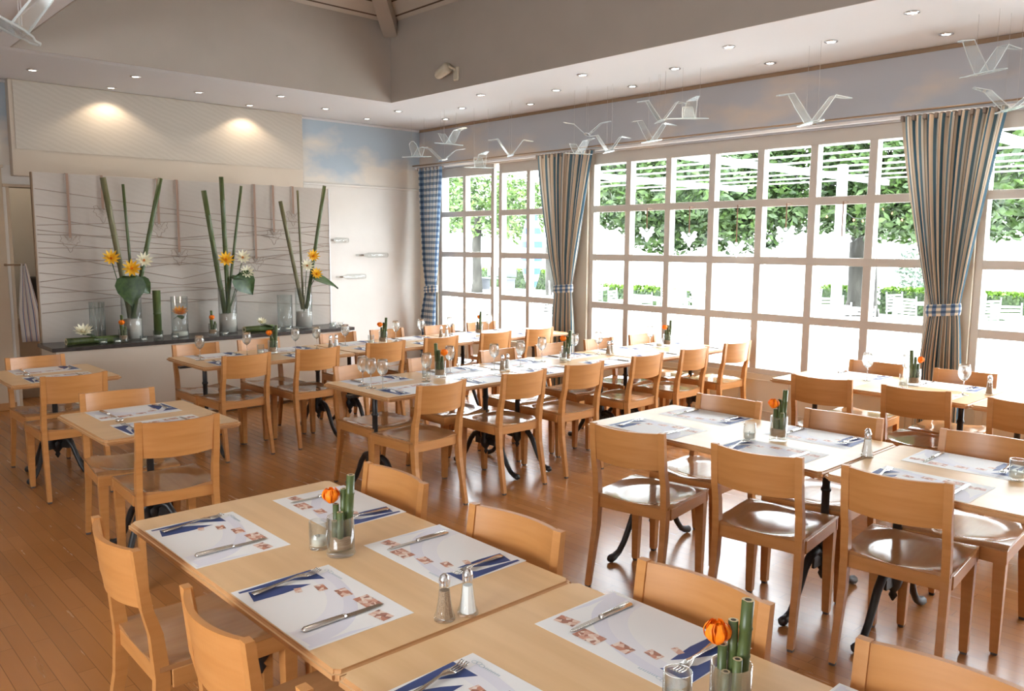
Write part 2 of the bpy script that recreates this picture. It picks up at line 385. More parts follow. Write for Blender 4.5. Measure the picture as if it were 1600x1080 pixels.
# back wall with the opening behind the screen
OY0, OY1, OZ = 1.90, 3.1, 2.18
wb = MB()
wb.box(XB-.12, XB, YB, OY0, 0, ZC); wb.box(XB-.12, XB, OY1, YW+.15, 0, 2.39); wb.box(XB-.12, XB, OY0, OY1, OZ, ZC)
struct('wall_back', wb, 'wall')
struct('wall_alcove', MB().box(-10.4, -10.3, .8, 4.2, 0, ZC).box(-10.3, XB-.12, .8, .9, 0, ZC).box(-10.3, XB-.12, 4.1, 4.2, 0, ZC), 'wall')
# cream dado of the back wall left of the opening, with a moulded frame
d = MB().box(XB, XB+.015, YB, OY0-.03, 0, 2.36).box(XB, XB+.05, YB, OY0-.02, 2.36, 2.385)
for y0, y1 in ((.95, 1.72), (0, .8)):
    for q in ((y0, y0+.022, .86, 1.86), (y1-.022, y1, .86, 1.86), (y0, y1, .86, .882), (y0, y1, 1.838, 1.86)):
        d.box(XB+.015, XB+.027, *q, .003)
struct('trim_4', d, 'wallwarm')
struct('baseboard_back', MB().box(XB+.015, XB+.03, YB, OY0-.03, 0, .075, .003), 'tableedge')
struct('trim_5', MB().box(XB-.115, XB-.001, OY0-.001, OY0+.03, 0, OZ, .004).box(XB-.115, XB+.012, OY0-.03, OY1, OZ, OZ+.03, .004), 'wallwarm')
# painted sky bands
struct('wall_sky_band_back', MB().box(XB-.12, XB-.004, OY1, YW+.15, 2.392, ZC).box(XB-.003, XB+.004, 4.9, YW-.001, 2.41, ZC-.03).box(XB-.003, XB+.004, YB, 1.95, 2.39, ZC-.03), 'skywall')
struct('trim_6', MB().box(XB, XB+.03, 5.03, YW, 2.375, 2.40, .004), 'wall')
struct('trim_7', MB().box(XB+.001, XB+.02, 5.03, YW, ZC-.03, ZC-.001, .004).box(XB, XB+.03, YB, 1.95, ZC-.03, ZC-.001, .004), 'ceil')

# projecting boxed soffit with the rippled print
bx = MB().box(XB+.001, XB+.11, 1.95, 5.03, 2.285, ZC-.001, .004)
struct('trim_8', bx, 'cabinet')
tag(MB().box(XB+.11, XB+.116, 1.99, 5.028, 2.54, ZC-.012).build('fabric_print', 'ripple'), 'pale rippled sand print stretched along the wall above the vase screen', 'wall print')

# window wall: header frieze, piers, low panelled wall
HZ = 2.65
ww = MB()
ww.box(XB-.12, XR+.2, YW, YW+.22, HZ, ZC)
struct('wall_window', ww, 'skyshaded')
lo = MB()
lo.box(XB-.12, XR+.2, YW+.02, YW+.20, 0, .47)
lo.box(XB-.12, -8.86, YW+.0, YW+.20, .47, HZ)
lo.box(-6.52, -6.16, YW-.0, YW+.20, .47, HZ)
lo.box(-2.52, -2.22, YW-.0, YW+.20, .47, HZ)
lo.box(1.6, XR+.2, YW+.0, YW+.20, .47, HZ)
struct('wall_window_piers', lo, 'panelpaint')
pn = MB()
for x0 in [-8.8+.516*i for i in range(24)]:
    x1 = x0+.47
    if -6.6 < x0 < -6.1 or x1 > 3.2: continue
    for q in ((x0, x0+.012, .12, .42), (x1-.012, x1, .12, .42), (x0, x1, .12, .132), (x0, x1, .408, .42)):
        pn.box(q[0], q[1], YW+.011, YW+.0205, q[2], q[3], .002)
struct('trim_9', pn, 'panelpaint')
struct('trim_10', MB().box(XB, XR, YW-.012, YW-.001, ZC-.035, ZC-.001, .003), 'brown')
struct('baseboard_window', MB().box(XB, XR, YW+.005, YW+.019, 0, .07), 'panelpaint')

def window(idx, x0, x1, mull, y=YW+.06, z0=.47, z1=HZ):
    root = empty('window_%d' % idx, ((x0+x1)/2, y, z0)); root['kind'] = 'structure'
    cx = (x0+x1)/2; fr = MB(); D = .024
    R_ = [1.0, 1.525, 2.05]
    fr.box(x0-cx, x0+.055-cx, -D, D, 0, z1-z0, .003); fr.box(x1-.055-cx, x1-cx, -D, D, 0, z1-z0, .003)
    fr.box(x0+.054-cx, x1-.054-cx, -D, D, 0, .05, .003); fr.box(x0+.054-cx, x1-.054-cx, -D, D, z1-z0-.12, z1-z0, .003)
    for z in R_: fr.box(x0+.05-cx, x1-.05-cx, -D+.001, D-.001, z-z0-.035, z-z0+.035, .003)
    for mx_, wd in mull: fr.box(mx_-wd/2-cx, mx_+wd/2-cx, -D+.002, D-.002, .04, z1-z0-.1, .003)
    o1 = fr.build('window_frame', 'frame', root)
    o2 = MB().box(x0+.04-cx, x1-.04-cx, .012, .016, .03, z1-z0-.1).build('pane', 'pane', root)
    # outer leaf of the frame, skylight on the bar sides painted as white
    ex = MB(); cells = [x0+.055]+[m_[0] for m_ in mull]
    for i, m_ in enumerate(cells):
        off = m_-cx + (mull[i-1][1]/2 if i else 0)
        ex.box(off-.004, off+.006, D+.0, D+.028, .04, z1-z0-.1)
    ex.box(x0-cx, x1-cx, D, D+.08, 0, .05)
    ex.build('outer_frame', 'framewhite', root)
    return root
window(1, -8.86, -7.76, [(-8.34, .06)])
window(2, -7.70, -6.50, [(-7.18, .06), (-6.67, .06)], y=YW+.09)
window(3, -6.16, -2.52, [(-5.63+.516*i, .07) for i in range(6)])
window(4, -2.22, 1.6, [(-1.6+.53*i, .07) for i in range(6)])

# walls behind the camera, with wide openings
br_ = MB()
br_.box(-10.6, XR+.2, YB-.12, YB, 0, 1.0).box(-10.6, XR+.2, YB-.12, YB, 2.4, ZC).box(-10.6, -2.2, YB-.12, YB, 1.0, 2.4).box(.0, XR+.2, YB-.12, YB, 1.0, 2.4)
struct('wall_behind', br_, 'wall')
struct('wall_right', MB().box(XR, XR+.12, YB, YW+.2, 0, ZC), 'wall')

# ------------------------------------------------------------------ downlights
def downlight():
    r = empty('ceiling_downlight')
    MB().sm_().lathe([(.030, -.001), (.048, -.001), (.050, -.006), (.036, -.009), (.032, -.003)], 20).build('trim_ring', 'chrome', r)
    MB().lathe([(.0005, -.004), (.031, -.004)], 16).build('lamp_lens', 'lens', r)
    d = bpy.data.lights.new('halogen_spot', 'SPOT'); d.energy = 12; d.color = (1, .80, .58); d.spot_size = 1.35; d.spot_blend = .8; d.shadow_soft_size = .03
    o = bpy.data.objects.new('halogen_spot', d); COL.objects.link(o); o.parent = r; o.location = (0, 0, -.03)
    return r
DL = Proto(downlight())
rows = {'nearest the window wall': [(-8.18, 6.46), (-6.66, 6.44), (-5.24, 6.44), (-3.78, 6.46), (-2.40, 6.50), (-.95, 6.48)],
        'middle line along the windows': [(-8.85, 5.76), (-7.40, 6.08), (-5.90, 6.06), (-4.47, 6.07), (-3.08, 6.12), (-1.6, 6.1)],
        'beside the ceiling well, window side': [(-8.10, 5.70), (-6.63, 5.70), (-5.22, 5.70), (-3.71, 5.72), (-2.35, 5.76), (-.9, 5.75)],
        'middle line over the sideboard': [(-8.55, 2.03), (-8.57, 3.55), (-8.54, 5.00)],
        'beside the well over the vases': [(-8.19, 2.80), (-8.17, 4.26)]}
for nm, ps in rows.items():
    for i, (x, y) in enumerate(ps):
        DL.place((x, y, ZC), 0, '%s downlight from the back wall, %s' % (ORD[i], nm) if 'window' in nm or 'along' in nm else '%s downlight from the towel doorway, %s' % (ORD[i], nm), 'ceiling light', 'recessed ceiling downlights')
def scallop_lamp():
    r = downlight(); d = r.children[-1].data
    for ch in r.children:
        if ch.type == 'LIGHT': ch.data.energy = 11; ch.data.spot_size = 2.2; ch.data.spot_blend = .35
    return r
DS = Proto(scallop_lamp())
for i, y in enumerate((2.82, 4.28)):
    DS.place((-8.95, y, ZC), 0, ['recessed downlight throwing the scallop nearest the towel doorway', 'recessed downlight throwing the scallop nearest the sky mural'][i], 'ceiling light', 'recessed ceiling downlights')
for x in (-5.8, -2.6):  # lamps added out of view to light the camera side
    for y in (-.3, 1.1):
        DL.place((x, y, ZC), 0, 'added unseen downlight over the camera side, %s, %s' % ('near the back wall' if x < -4 else 'away from the back wall', 'outer line' if y < 0 else 'inner line'), 'ceiling light', 'added downlights over the camera side')
DS.place((-9.85, 2.35, ZC), 0, 'added unseen downlight behind the towel doorway', 'ceiling light')  # added hidden lamp, brightens the dark alcove
DS.place((-9.85, 1.6, ZC), 0, 'second added unseen downlight behind the wall beside the doorway', 'ceiling light')  # another added lamp, out of sight, for the alcove

# ------------------------------------------------------------------ chair
CW = .182      # half distance of post centres
def chair_proto():
    r = empty('dining_chair')
    # seat: saddled plywood, origin under the seat centre, sitter faces +y
    nx, ny = 26, 24; top = []; st = MB().sm_()
    def outline(v):
        return .199+.006*v
    vs = []; fs = []
    for j in range(ny+1):
        v = j/ny; y = -.205+.425*v
        for i in range(nx+1):
            u_ = -1+2*i/nx; x = u_*outline(v)
            rr = math.hypot(u_*.98, (v-.42)/.56)
            dish = -.013*min(1, max(0, 1-rr)/.30)**.8*(1.25-.25*rr) if rr < 1 else 0
            z = .462+dish-.010*max(0, (v-.86)/.14)**2*(1-.3*u_*u_)
            vs.append((x, y, z))
    for j in range(ny):
        for i in range(nx):
            a = j*(nx+1)+i; fs.append((a, a+1, a+nx+2, a+nx+1))
    st.add(vs, fs)
    st.smooth = False
    # rim down and underside
    rim = [i for i in range(nx+1)]+[(j+1)*(nx+1)-1 for j in range(1, ny+1)]+[ny*(nx+1)+i for i in range(nx-1, -1, -1)]+[j*(nx+1) for j in range(ny-1, 0, -1)]
    loop = [vs[i] for i in rim]; low = [(x, y, .4475) for x, y, z in loop]
    n_ = len(loop); st.add(loop+low, [(i, (i+1) % n_, n_+(i+1) % n_, n_+i) for i in range(n_)]+[tuple(range(2*n_-1, n_-1, -1))])
    st.build('seat', 'chairseat', r)
    ap = MB()
    ap.box(-.204, .204, .200, .218, .392, .447, .002).box(-.168, .168, -.204, -.188, .392, .447, .002)
    for s in (-1, 1): ap.box(s*.193-.009, s*.193+.009, -.172, .2005, .392, .447, .002)
    ap.build('seat_frame', 'chair', r)
    # back plate, bowed backwards
    bk = MB().sm_(); ns = 28; ringsA = []
    for i in range(ns+1):
        s = -1+2*i/ns; x = s*(CW-.010); bow = .038*(1-s*s)
        z0, z1 = .632+.006*s*s, .812-.004*(1-s*s)
        y0 = -.228-bow; y1 = -.250-bow; th = .008
        ringsA.append([(x, y0-th, z0), (x, y0+th, z0), (x, y1+th, z1), (x, y1-th, z1)])
    bk.loft(ringsA); o = bk.build('backrest', 'chair', r)
    for p in o.data.polygons: p.use_smooth = False
    for s in (-1, 1):
        lg = MB(); pts = [(s*(CW+.006), -.262, .012), (s*CW, -.205, .30), (s*CW, -.196, .43), (s*CW, -.208, .56), (s*CW, -.2295, .64), (s*CW, -.250, .815)]
        lg.bar(pts, [.026, .029, .030, .030, .030, .030], [.024, .038, .042, .036, .030, .022]); a = lg.build('leg', 'chair', r)
        MB().box(s*(CW+.006)-.012, s*(CW+.006)+.012, -.273, -.251, 0, .012, .002).build('glide', 'glide', a)
        lg = MB(); pts = [(s*.181, .190, .012), (s*.178, .192, .446)]
        lg.bar(pts, [.031, .048], [.031, .044]); a = lg.build('leg', 'chair', r)
        MB().box(s*.181-.012, s*.181+.012, .178, .202, 0, .012, .002).build('glide', 'glide', a)
    return r
CH = Proto(chair_proto())
def chair(bx_, by_, rz, label, group):
    """bx_, by_: where the middle of the back's top edge stands"""
    o = Vector((0, -.250, 0)); o.rotate(Matrix.Rotation(rz, 3, 'Z').to_quaternion() if False else Matrix.Rotation(rz, 4, 'Z').to_euler())
    CH.place((bx_-o.x, by_-o.y, 0), rz, label, 'chair', group)
D2 = math.radians
G1 = 'chairs round the front pair of tables'
chair(-2.47, .725, D2(-1), 'beech chair at the front table, nearest the two small tables, seen from behind', G1)
chair(-1.775, .725, D2(-2), 'beech chair on the camera side of the front table, second from its far end', G1)
chair(-1.16, .715, D2(0), 'beech chair whose top just shows at the bottom edge beside the front table seam', G1)
chair(-2.46, 1.70, D2(179), 'beech chair tucked in behind the bamboo glass on the front table', G1)
chair(-1.80, 1.69, D2(183), 'beech chair tucked in behind the salt and pepper of the front table', G1)
chair(-1.13, 1.71, D2(180), 'beech chair tucked in behind the near place mat beside the orange flower', G1)
chair(-.53, 1.71, D2(182), 'beech chair cut off by the bottom edge at the near table end', G1)
G2 = 'chairs round the second row of tables'
chair(-2.37, 2.93, D2(9), 'beech chair seen from behind at the free end of the second row, shiny seat', G2)
chair(-1.75, 3.01, D2(8), 'beech chair seen from behind, middle one of three before the second row', G2)
chair(-1.21, 3.08, D2(6), 'beech chair seen from behind with a dark mark on its back, second row', G2)
chair(-2.49, 3.97, D2(184), 'beech chair facing us across the free end of the second row', G2)
chair(-1.86, 4.03, D2(185), 'beech chair facing us behind the orange flower glass of the second row', G2)
chair(-1.20, 4.05, D2(184), 'beech chair facing us behind the mats past the second row shaker', G2)
G3 = 'chairs round the third row of tables'
chair(-2.50, 5.07, D2(7), 'beech chair seen from behind at the free end of the third row', G3)
chair(-1.92, 5.10, D2(5), 'beech chair seen from behind in the third row, before the wine glasses', G3)
chair(-1.33, 5.12, D2(5), 'beech chair seen from behind in the third row, cut by the picture edge', G3)
chair(-2.57, 6.06, D2(182), 'beech chair facing us at the window side of the third row, before the big window', G3)
chair(-1.97, 6.08, D2(184), 'beech chair facing us before the tied striped curtain, third row', G3)
G4 = 'chairs along the long middle row'
for i, (y, a) in enumerate([(3.07, 94), (3.77, 89), (4.37, 89), (5.10, 92), (5.73, 91), (6.38, 88)]):
    chair(-3.93, y, D2(a), 'beech chair on the near side of the middle row, %s from its glass end' % ORD[i], G4)
for i, (y, a) in enumerate([(3.10, -90), (3.72, -92), (4.42, -90), (5.03, -88), (5.65, -90), (6.28, -90)]):
    chair(-4.92, y, D2(a), 'beech chair on the far side of the middle row, %s from its glass end' % ORD[i], G4)
G5 = 'chairs along the sideboard row'
for i, (y, a) in enumerate([(2.75, 92), (3.36, 90), (4.02, 89), (4.63, 91), (5.30, 90), (5.90, 92)]):
    chair(-5.93, y, D2(a), 'beech chair, back to us, along the sideboard row, %s from the row end' % ORD[i], G5)
for i, (y, a) in enumerate([(2.72, -90), (3.28, -89), (4.08, -90), (4.64, -90), (5.30, -90), (5.88, -92)]):
    chair(-6.83, y, D2(a), 'beech chair between sideboard and its table row, %s from the row end' % ORD[i], G5)
G6 = 'chairs at the two small tables'
chair(-3.94, 1.47, D2(86), 'beech chair seen from behind at the nearer small table', G6)
chair(-4.92, 1.50, D2(-96), 'beech chair facing us at the nearer small table', G6)
chair(-5.72, 1.49, D2(90), 'beech chair seen from behind at the small table by the towel doorway', G6)
chair(-6.82, 1.52, D2(-88), 'beech chair facing us at the small table by the towel doorway', G6)

# ------------------------------------------------------------------ tables
TZ = .73
def pedestal(root, x, y, axis, four=False):
    """cast iron column with arched clawed feet; axis = direction of the feet"""
    c = MB().sm_()
    c.lathe([(.0, TZ-.045), (.022, TZ-.045), (.018, TZ-.06), (.018, .56), (.023, .556), (.023, .544), (.018, .54), (.018, .34), (.030, .32), (.034, .29), (.028, .26), (.040, .23), (.030, .19), (.012, .165), (.018, .15), (.004, .125)], 14, (x, y))
    c.smooth = False
    c.box(x-.16, x+.16, y-.025, y+.025, TZ-.045, TZ-.029).box(x-.025, x+.025, y-.2, y+.2, TZ-.045, TZ-.029)
    col = c.build('column', 'iron', root)
    dirs = [axis, axis+PI]+([axis+PI/2, axis-PI/2] if four else [])
    for a in dirs:
        f = MB().sm_(); prof = [(.02, .25, .022), (.07, .275, .022), (.12, .26, .020), (.165, .215, .018), (.20, .15, .017), (.235, .09, .016), (.275, .045, .016), (.315, .026, .019), (.345, .022, .022), (.36, .022, .012)]
        if four: prof = [(r_*.78, z, w_) for r_, z, w_ in prof]
        f.tube([(x+p[0]*math.cos(a), y+p[0]*math.sin(a), p[1]) for p in prof], [p[2] for p in prof], 8)
        f.smooth = False
        ctr = Matrix.Translation((x, y, 0)) @ Matrix.Rotation(a, 4, 'Z')
        f.poly([(.02, .0), (.10, .0), (.10, .012), (.02, .012)], .20, .255, ctr)
        f.build('foot', 'iron', root)
def table(cx, cy, lx, ly, label, along, group, single=False):
    r = empty('dining_table', (cx, cy, 0)); tag(r, label, 'table', group)
    t_ = MB()
    b = bmesh.new(); bmesh.ops.create_cube(b, size=1)
    for v in b.verts: v.co = (v.co.x*(lx-.004), v.co.y*(ly-.004), TZ-.0145+v.co.z*.029)
    bmesh.ops.bevel(b, geom=[e for e in b.edges if abs((e.verts[0].co-e.verts[1].co).z) > .01], offset=.012, segments=3, affect='EDGES')
    b.normal_update()
    bmesh.ops.bevel(b, geom=[e for e in b.edges if abs(e.verts[0].co.z-e.verts[1].co.z) < 1e-5 and len([f for f in e.link_faces if abs(f.normal.z) > .9]) == 1], offset=.009, segments=3, affect='EDGES')
    b.verts.index_update(); b.faces.ensure_lookup_table()
    for f in b.faces: f.normal_update()
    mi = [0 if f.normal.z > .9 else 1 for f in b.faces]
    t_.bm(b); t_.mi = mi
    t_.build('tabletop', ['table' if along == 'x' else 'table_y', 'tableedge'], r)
    if single: pedestal(r, 0, 0, .6, True)
    else:
        for s in (-1, 1):
            if along == 'x': pedestal(r, s*(lx/2-.16), 0, PI/2)
            else: pedestal(r, 0, s*(ly/2-.16), 0)
    return r
M['table_y'] = noisy('maple_top_cross', (.64, .405, .20), (.71, .465, .245), (22, 2, 10), .3, .45, det=5)
TG = 'wooden tables on black iron pedestals'
T = []
def tb(key, cx, cy, lx, ly, label, along='x', single=False):
    table(cx, cy, lx, ly, label, along, TG, single)
tb('t', -2.14, 1.24, 1.32, .76, 'maple topped table nearest the camera carrying salt and pepper')
tb('t', -.82, 1.24, 1.32, .76, 'maple topped table with the single orange flower at the bottom edge')
tb('t', -2.19, 3.55, 1.30, .76, 'maple topped table at the free end of the second row, flower in glass')
tb('t', -.885, 3.55, 1.30, .76, 'maple topped table of the second row running out of the picture')
tb('t', -2.32, 5.62, 1.30, .76, 'maple topped table at the free end of the third row, below the big window')
tb('t', -1.015, 5.62, 1.30, .76, 'maple topped table of the third row running out of the picture')
for i in range(3):
    tb('t', -4.46, 2.77+1.275*(i+.5), .76, 1.275, ['maple topped table at the wine glass end of the long middle row', 'maple topped table in the middle of the long middle row', 'maple topped table at the window end of the long middle row'][i], 'y')
for i in range(3):
    tb('t', -6.37, 2.44+1.32*(i+.5), .76, 1.32, ['maple topped table at the free end of the sideboard row', 'maple topped table in the middle of the sideboard row', 'maple topped table at the window end of the sideboard row'][i], 'y')
tb('t', -4.44, 1.50, .80, .68, 'nearer of the two small maple topped tables for two', 'y', True)
tb('t', -6.40, 1.53, .78, .68, 'small maple topped table for two by the towel doorway', 'y', True)

# ------------------------------------------------------------------ place settings
def mat_proto():
    W_, H_ = .42, .292
    def P(u_, v_): return (-W_/2+u_*W_, -H_/2+v_*H_)
    m_ = MB(); z = .0006
    m_.add([(-W_/2, -H_/2, 0), (W_/2, -H_/2, 0), (W_/2, H_/2, 0), (-W_/2, H_/2, 0), (-W_/2, -H_/2, z), (W_/2, -H_/2, z), (W_/2, H_/2, z), (-W_/2, H_/2, z)],
           [(4, 5, 6, 7), (3, 2, 1, 0), (0, 1, 5, 4), (1, 2, 6, 5), (2, 3, 7, 6), (3, 0, 4, 7)])
    m_.mat(2)   # lilac arc, paler towards its inner side
    outer = [P(.16+.84*math.sin(a)**1.0*1.0, .985-.0+.0*a) for a in (0,)]
    oc = [(.10+.86*math.sin(a), .05+.86*math.cos(a)**.8) for a in [PI/2*i/14 for i in range(15)]]
    ic = [(.12+.62*math.sin(a), .02+.68*math.cos(a)**.9) for a in [PI/2*i/14 for i in range(15)]]
    md_ = [((a_[0]*.55+b_[0]*.45), (a_[1]*.55+b_[1]*.45)) for a_, b_ in zip(oc, ic)]
    for i in range(14):
        m_.mat(2).sheet([P(*oc[i]), P(*oc[i+1]), P(*md_[i+1]), P(*md_[i])], z+.0002)
        m_.mat(5).sheet([P(*md_[i]), P(*md_[i+1]), P(*ic[i+1]), P(*ic[i])], z+.0002)
    m_.mat(2)
    m_.sheet([P(.955, .02), P(.985, .02), P(.985, .62), P(.955, .40)], z+.0002)
    m_.mat(1)   # navy sails
    m_.sheet([P(.03, .05), P(.055, .05), P(.085, .55), P(.20, .80), P(.0, .80), P(.01, .5)], z+.0004)
    m_.sheet([P(.07, .12), P(.225, .07), P(.235, .35), P(.216, .64), P(.15, .50), P(.10, .35)], z+.0004)
    m_.mat(3)
    for u_, v_, s, a in ((.25, .48, .015, -.3), (.31, .665, .021, -.15), (.47, .765, .026, -.1), (.68, .825, .036, 0), (.90, .76, .029, .15)):
        x, y = P(u_, v_); mm = Matrix.Translation((x, y, 0)) @ Matrix.Rotation(a, 4, 'Z')
        m_.sheet([(-s, -s*.62), (s, -s*.62), (s, s*.62), (-s, s*.62)], z+.0006, mm)
    m_.mat(4)   # little looped mark and its line of lettering strokes
    x, y = P(.11, .915)
    for k_ in range(3):
        cx, cy = x-.012+.012*k_, y+(.003 if k_ == 1 else 0)
        for a in range(10):
            a0, a1 = 2*PI*a/10, 2*PI*(a+1)/10
            m_.sheet([(cx+.008*math.cos(a0), cy+.006*math.sin(a0)), (cx+.008*math.cos(a1), cy+.006*math.sin(a1)), (cx+.0066*math.cos(a1), cy+.0048*math.sin(a1)), (cx+.0066*math.cos(a0), cy+.0048*math.sin(a0))], z+.0006)
    for k_ in range(9):
        m_.sheet([(x+.018+.006*k_, y-.004), (x+.0215+.006*k_, y-.004), (x+.0225+.006*k_, y+.002+.002*(k_ % 2)), (x+.019+.006*k_, y+.002)], z+.0006)
    return m_.build('place_mat', ['paper', 'navy', 'lilac', 'food', 'ink', 'lilacpale'])
def fork_proto():
    f = MB().sm_()
    pr = [(-.100, .0085, .0030), (-.085, .0105, .0040), (-.05, .0075, .0055), (-.01, .0040, .0085), (.025, .0036, .0115), (.045, .0095, .0105), (.058, .0125, .0075), (.066, .0125, .0065)]
    f.loft([[(-w_, y, z), (w_, y, z), (w_, y, z+.0022), (-w_, y, z+.0022)] for y, w_, z in pr])
    for k_ in range(4):
        x = -.0105+.007*k_
        f.loft([[(x-.0017, y, z), (x+.0017, y, z), (x+.0017, y, z+.0018), (x-.0017, y, z+.0018)] for y, z in ((.064, .0066), (.08, .0065), (.095, .0085), (.106, .0125))])
    return f.build('fork', 'steel')
def knife_proto():
    f = MB()
    f.sm_().loft([[(-w_, y, .001), (w_, y, .001), (w_*1.05, y, .001+h_*.5), (w_*.5, y, .001+h_), (-w_*.5, y, .001+h_), (-w_*1.05, y, .001+h_*.5)] for y, w_, h_ in ((-.118, .006, .005), (-.112, .0095, .0085), (-.05, .0082, .009), (-.01, .0068, .0085), (.0, .0075, .008))])
    f.smooth = False
    f.add([(-.009, 0, .0015), (.008, 0, .0015), (.0085, .06, .0015), (.006, .098, .0015), (.0, .112, .0015), (-.0075, .10, .0015), (-.0075, 0, .0015)] + [(-.009, 0, .0035), (.008, 0, .0022), (.0085, .06, .002), (.006, .098, .002), (.0, .112, .002), (-.0075, .10, .003), (-.0075, 0, .0035)],
          [tuple(range(6, -1, -1)), tuple(range(7, 14))]+[(i, (i+1) % 7, 7+(i+1) % 7, 7+i) for i in range(7)])
    return f.build('knife', 'steel')
PM, FK, KN = Proto(mat_proto()), Proto(fork_proto()), Proto(knife_proto())
def setting(x, y, rz, where, jit=1.0):
    rz += random.uniform(-.02, .02)*jit
    R_ = Matrix.Rotation(rz, 3, 'Z'); z = TZ+.0004
    PM.place((x, y, z), rz, 'printed paper place mat, '+where, 'place mat', 'printed paper place mats')
    a = R_ @ Vector((-.155+random.uniform(-.006, .006), -.012, 0)); FK.place((x+a.x, y+a.y, z+.0014), rz+.10+random.uniform(-.06, .04), 'steel fork on the mat, '+where, 'fork', 'forks on the place mats')
    a = R_ @ Vector((.125+random.uniform(-.006, .008), .004, 0)); KN.place((x+a.x, y+a.y, z+.0014), rz+random.uniform(-.05, .05), 'steel knife on the mat, '+where, 'knife', 'knives on the place mats')
O = {0: 0, 1: PI, 2: PI/2, 3: -PI/2}
setting(-2.46, 1.02, 0, 'front table corner nearest the small tables')
setting(-1.82, 1.02, 0, 'front table, camera side, beside the pepper')
setting(-2.48, 1.47, PI, 'front table, just behind the bamboo glass')
setting(-1.88, 1.47, PI, 'front table, far side, behind the salt')
setting(-1.14, 1.00, 0, 'second front table, cut by the bottom edge')
setting(-1.15, 1.49, PI, 'second front table, behind the orange flower')
setting(-.52, 1.49, PI, 'second front table, corner of it at the bottom edge')
for i, x in enumerate((-2.51, -1.87, -1.20, -.56)):
    setting(x, 3.335, 0, 'second row, near side, %s from the free end' % ORD[i]); setting(x, 3.775, PI, 'second row, window side, %s from the free end' % ORD[i])
for i, x in enumerate((-2.62, -2.0, -1.34)):
    setting(x, 5.40, 0, 'third row, near side, %s from the free end' % ORD[i]); setting(x, 5.84, PI, 'third row, window side, %s from the free end' % ORD[i])
for i in range(6):
    y = 2.77+1.275*(i//2)+(.32 if i % 2 == 0 else .955)
    setting(-4.245, y, PI/2, 'long middle row, near side, %s from the glass end' % ORD[i]); setting(-4.675, y, -PI/2, 'long middle row, far side, %s from the glass end' % ORD[i])
    y = 2.44+1.32*(i//2)+(.34 if i % 2 == 0 else .98)
    setting(-6.155, y, PI/2, 'sideboard row, near side, %s from the free end' % ORD[i]); setting(-6.585, y, -PI/2, 'sideboard row, sideboard side, %s from the free end' % ORD[i])
setting(-4.235, 1.50, PI/2, 'nearer small table, near side'); setting(-4.66, 1.50, -PI/2, 'nearer small table, far side')
setting(-6.20, 1.53, PI/2, 'doorway small table, near side'); setting(-6.62, 1.53, -PI/2, 'doorway small table, far side')

# ------------------------------------------------------------------ table-top things
def tumbler_proto(r0, h, name):
    r = empty(name)
    MB().sm_().lathe([(.0005, .0), (r0*.98, .0), (r0, .003), (r0, h), (r0-.0022, h), (r0-.0026, .014), (.0005, .011)], 28).build('glass', 'glass', r)
    return r
def stick(mb, x, y, z0, z1, r, lean=(0, 0)):
    n = max(1, int((z1-z0)/.055)); pts = []; rr = []
    for i in range(n+1):
        z = z0+(z1-z0)*i/n; k_ = (z-z0)/(z1-z0)
        px, py = x+lean[0]*k_, y+lean[1]*k_
        if 0 < i < n:
            pts += [(px, py, z-.004), (px, py, z), (px, py, z+.004)]; rr += [r, r*1.12, r]
        else: pts.append((px, py, z)); rr.append(r)
    mb.sm_().mat(0).tube(pts, rr, 10)
    mb.smooth = False; mb.mat(1)
    e = pts[-1]; mb.lathe([(r*.55, e[2]+.0006), (r*1.0, e[2]+.0006)], 10, (e[0], e[1])); mb.mat(2); mb.lathe([(.0003, e[2]+.0005), (r*.56, e[2]+.0005)], 10, (e[0], e[1]))
    mb.mat(0)
def ranunculus(mb, x, y, z, r):
    mb.sm_()
    for layer, (k_, n, op) in enumerate(((1, 7, .55), (.8, 6, .35), (.58, 5, .2), (.36, 4, .1))):
        for i in range(n):
            a = 2*PI*i/n+layer*.4; rings = []
            for j in range(6):
                t_ = j/5; rad = r*k_*(math.sin(PI*(.12+.66*t_)))*1.02; zz = z+r*(1.55*t_-.75)*(1 if layer < 2 else .95)
                w_ = .62*(1.0 if t_ < .8 else .7)*2*PI/n*1.2/2
                rings.append([(x+rad*math.cos(a+q*w_), y+rad*math.sin(a+q*w_), zz) for q in (-1, -.5, 0, .5, 1)])
            mb.loft(rings, False, False)
def posy_proto(orange=True):
    r = empty('flower_glass')
    MB().sm_().lathe([(.0005, .0), (.042, .0), (.043, .004), (.0405, .012), (.0400, .116), (.0378, .116), (.0375, .020), (.0005, .016)], 28).build('glass', 'glass', r)
    s = [(.012, .016, .24, .0125, (.004, .012)), (-.004, .012, .195, .010, (-.004, .006)), (.018, -.012, .135, .0095, (0, 0)), (-.002, -.019, .105, .009, (0, 0)), (-.018, -.004, .150, .0095, (0, 0))]
    for x, y, z1, rr, ln in s:
        b = MB(); stick(b, x, y, .018, z1, rr, ln); b.build('bamboo_stem', ['bamboo', 'bcut', 'bhole'], r)
    if orange:
        f = MB(); ranunculus(f, -.024, -.016, .176, .027); f.build('orange_flower', 'orange', r)
    MB().sm_().lathe([(.026, .018), (.0355, .022), (.0362, .030), (.034, .034), (.0362, .040), (.034, .046), (.0358, .052), (.026, .058)], 18).build('raffia_band', 'raffia', r)
    return r
PO = Proto(posy_proto())
PG = 'bamboo and orange flower glasses'
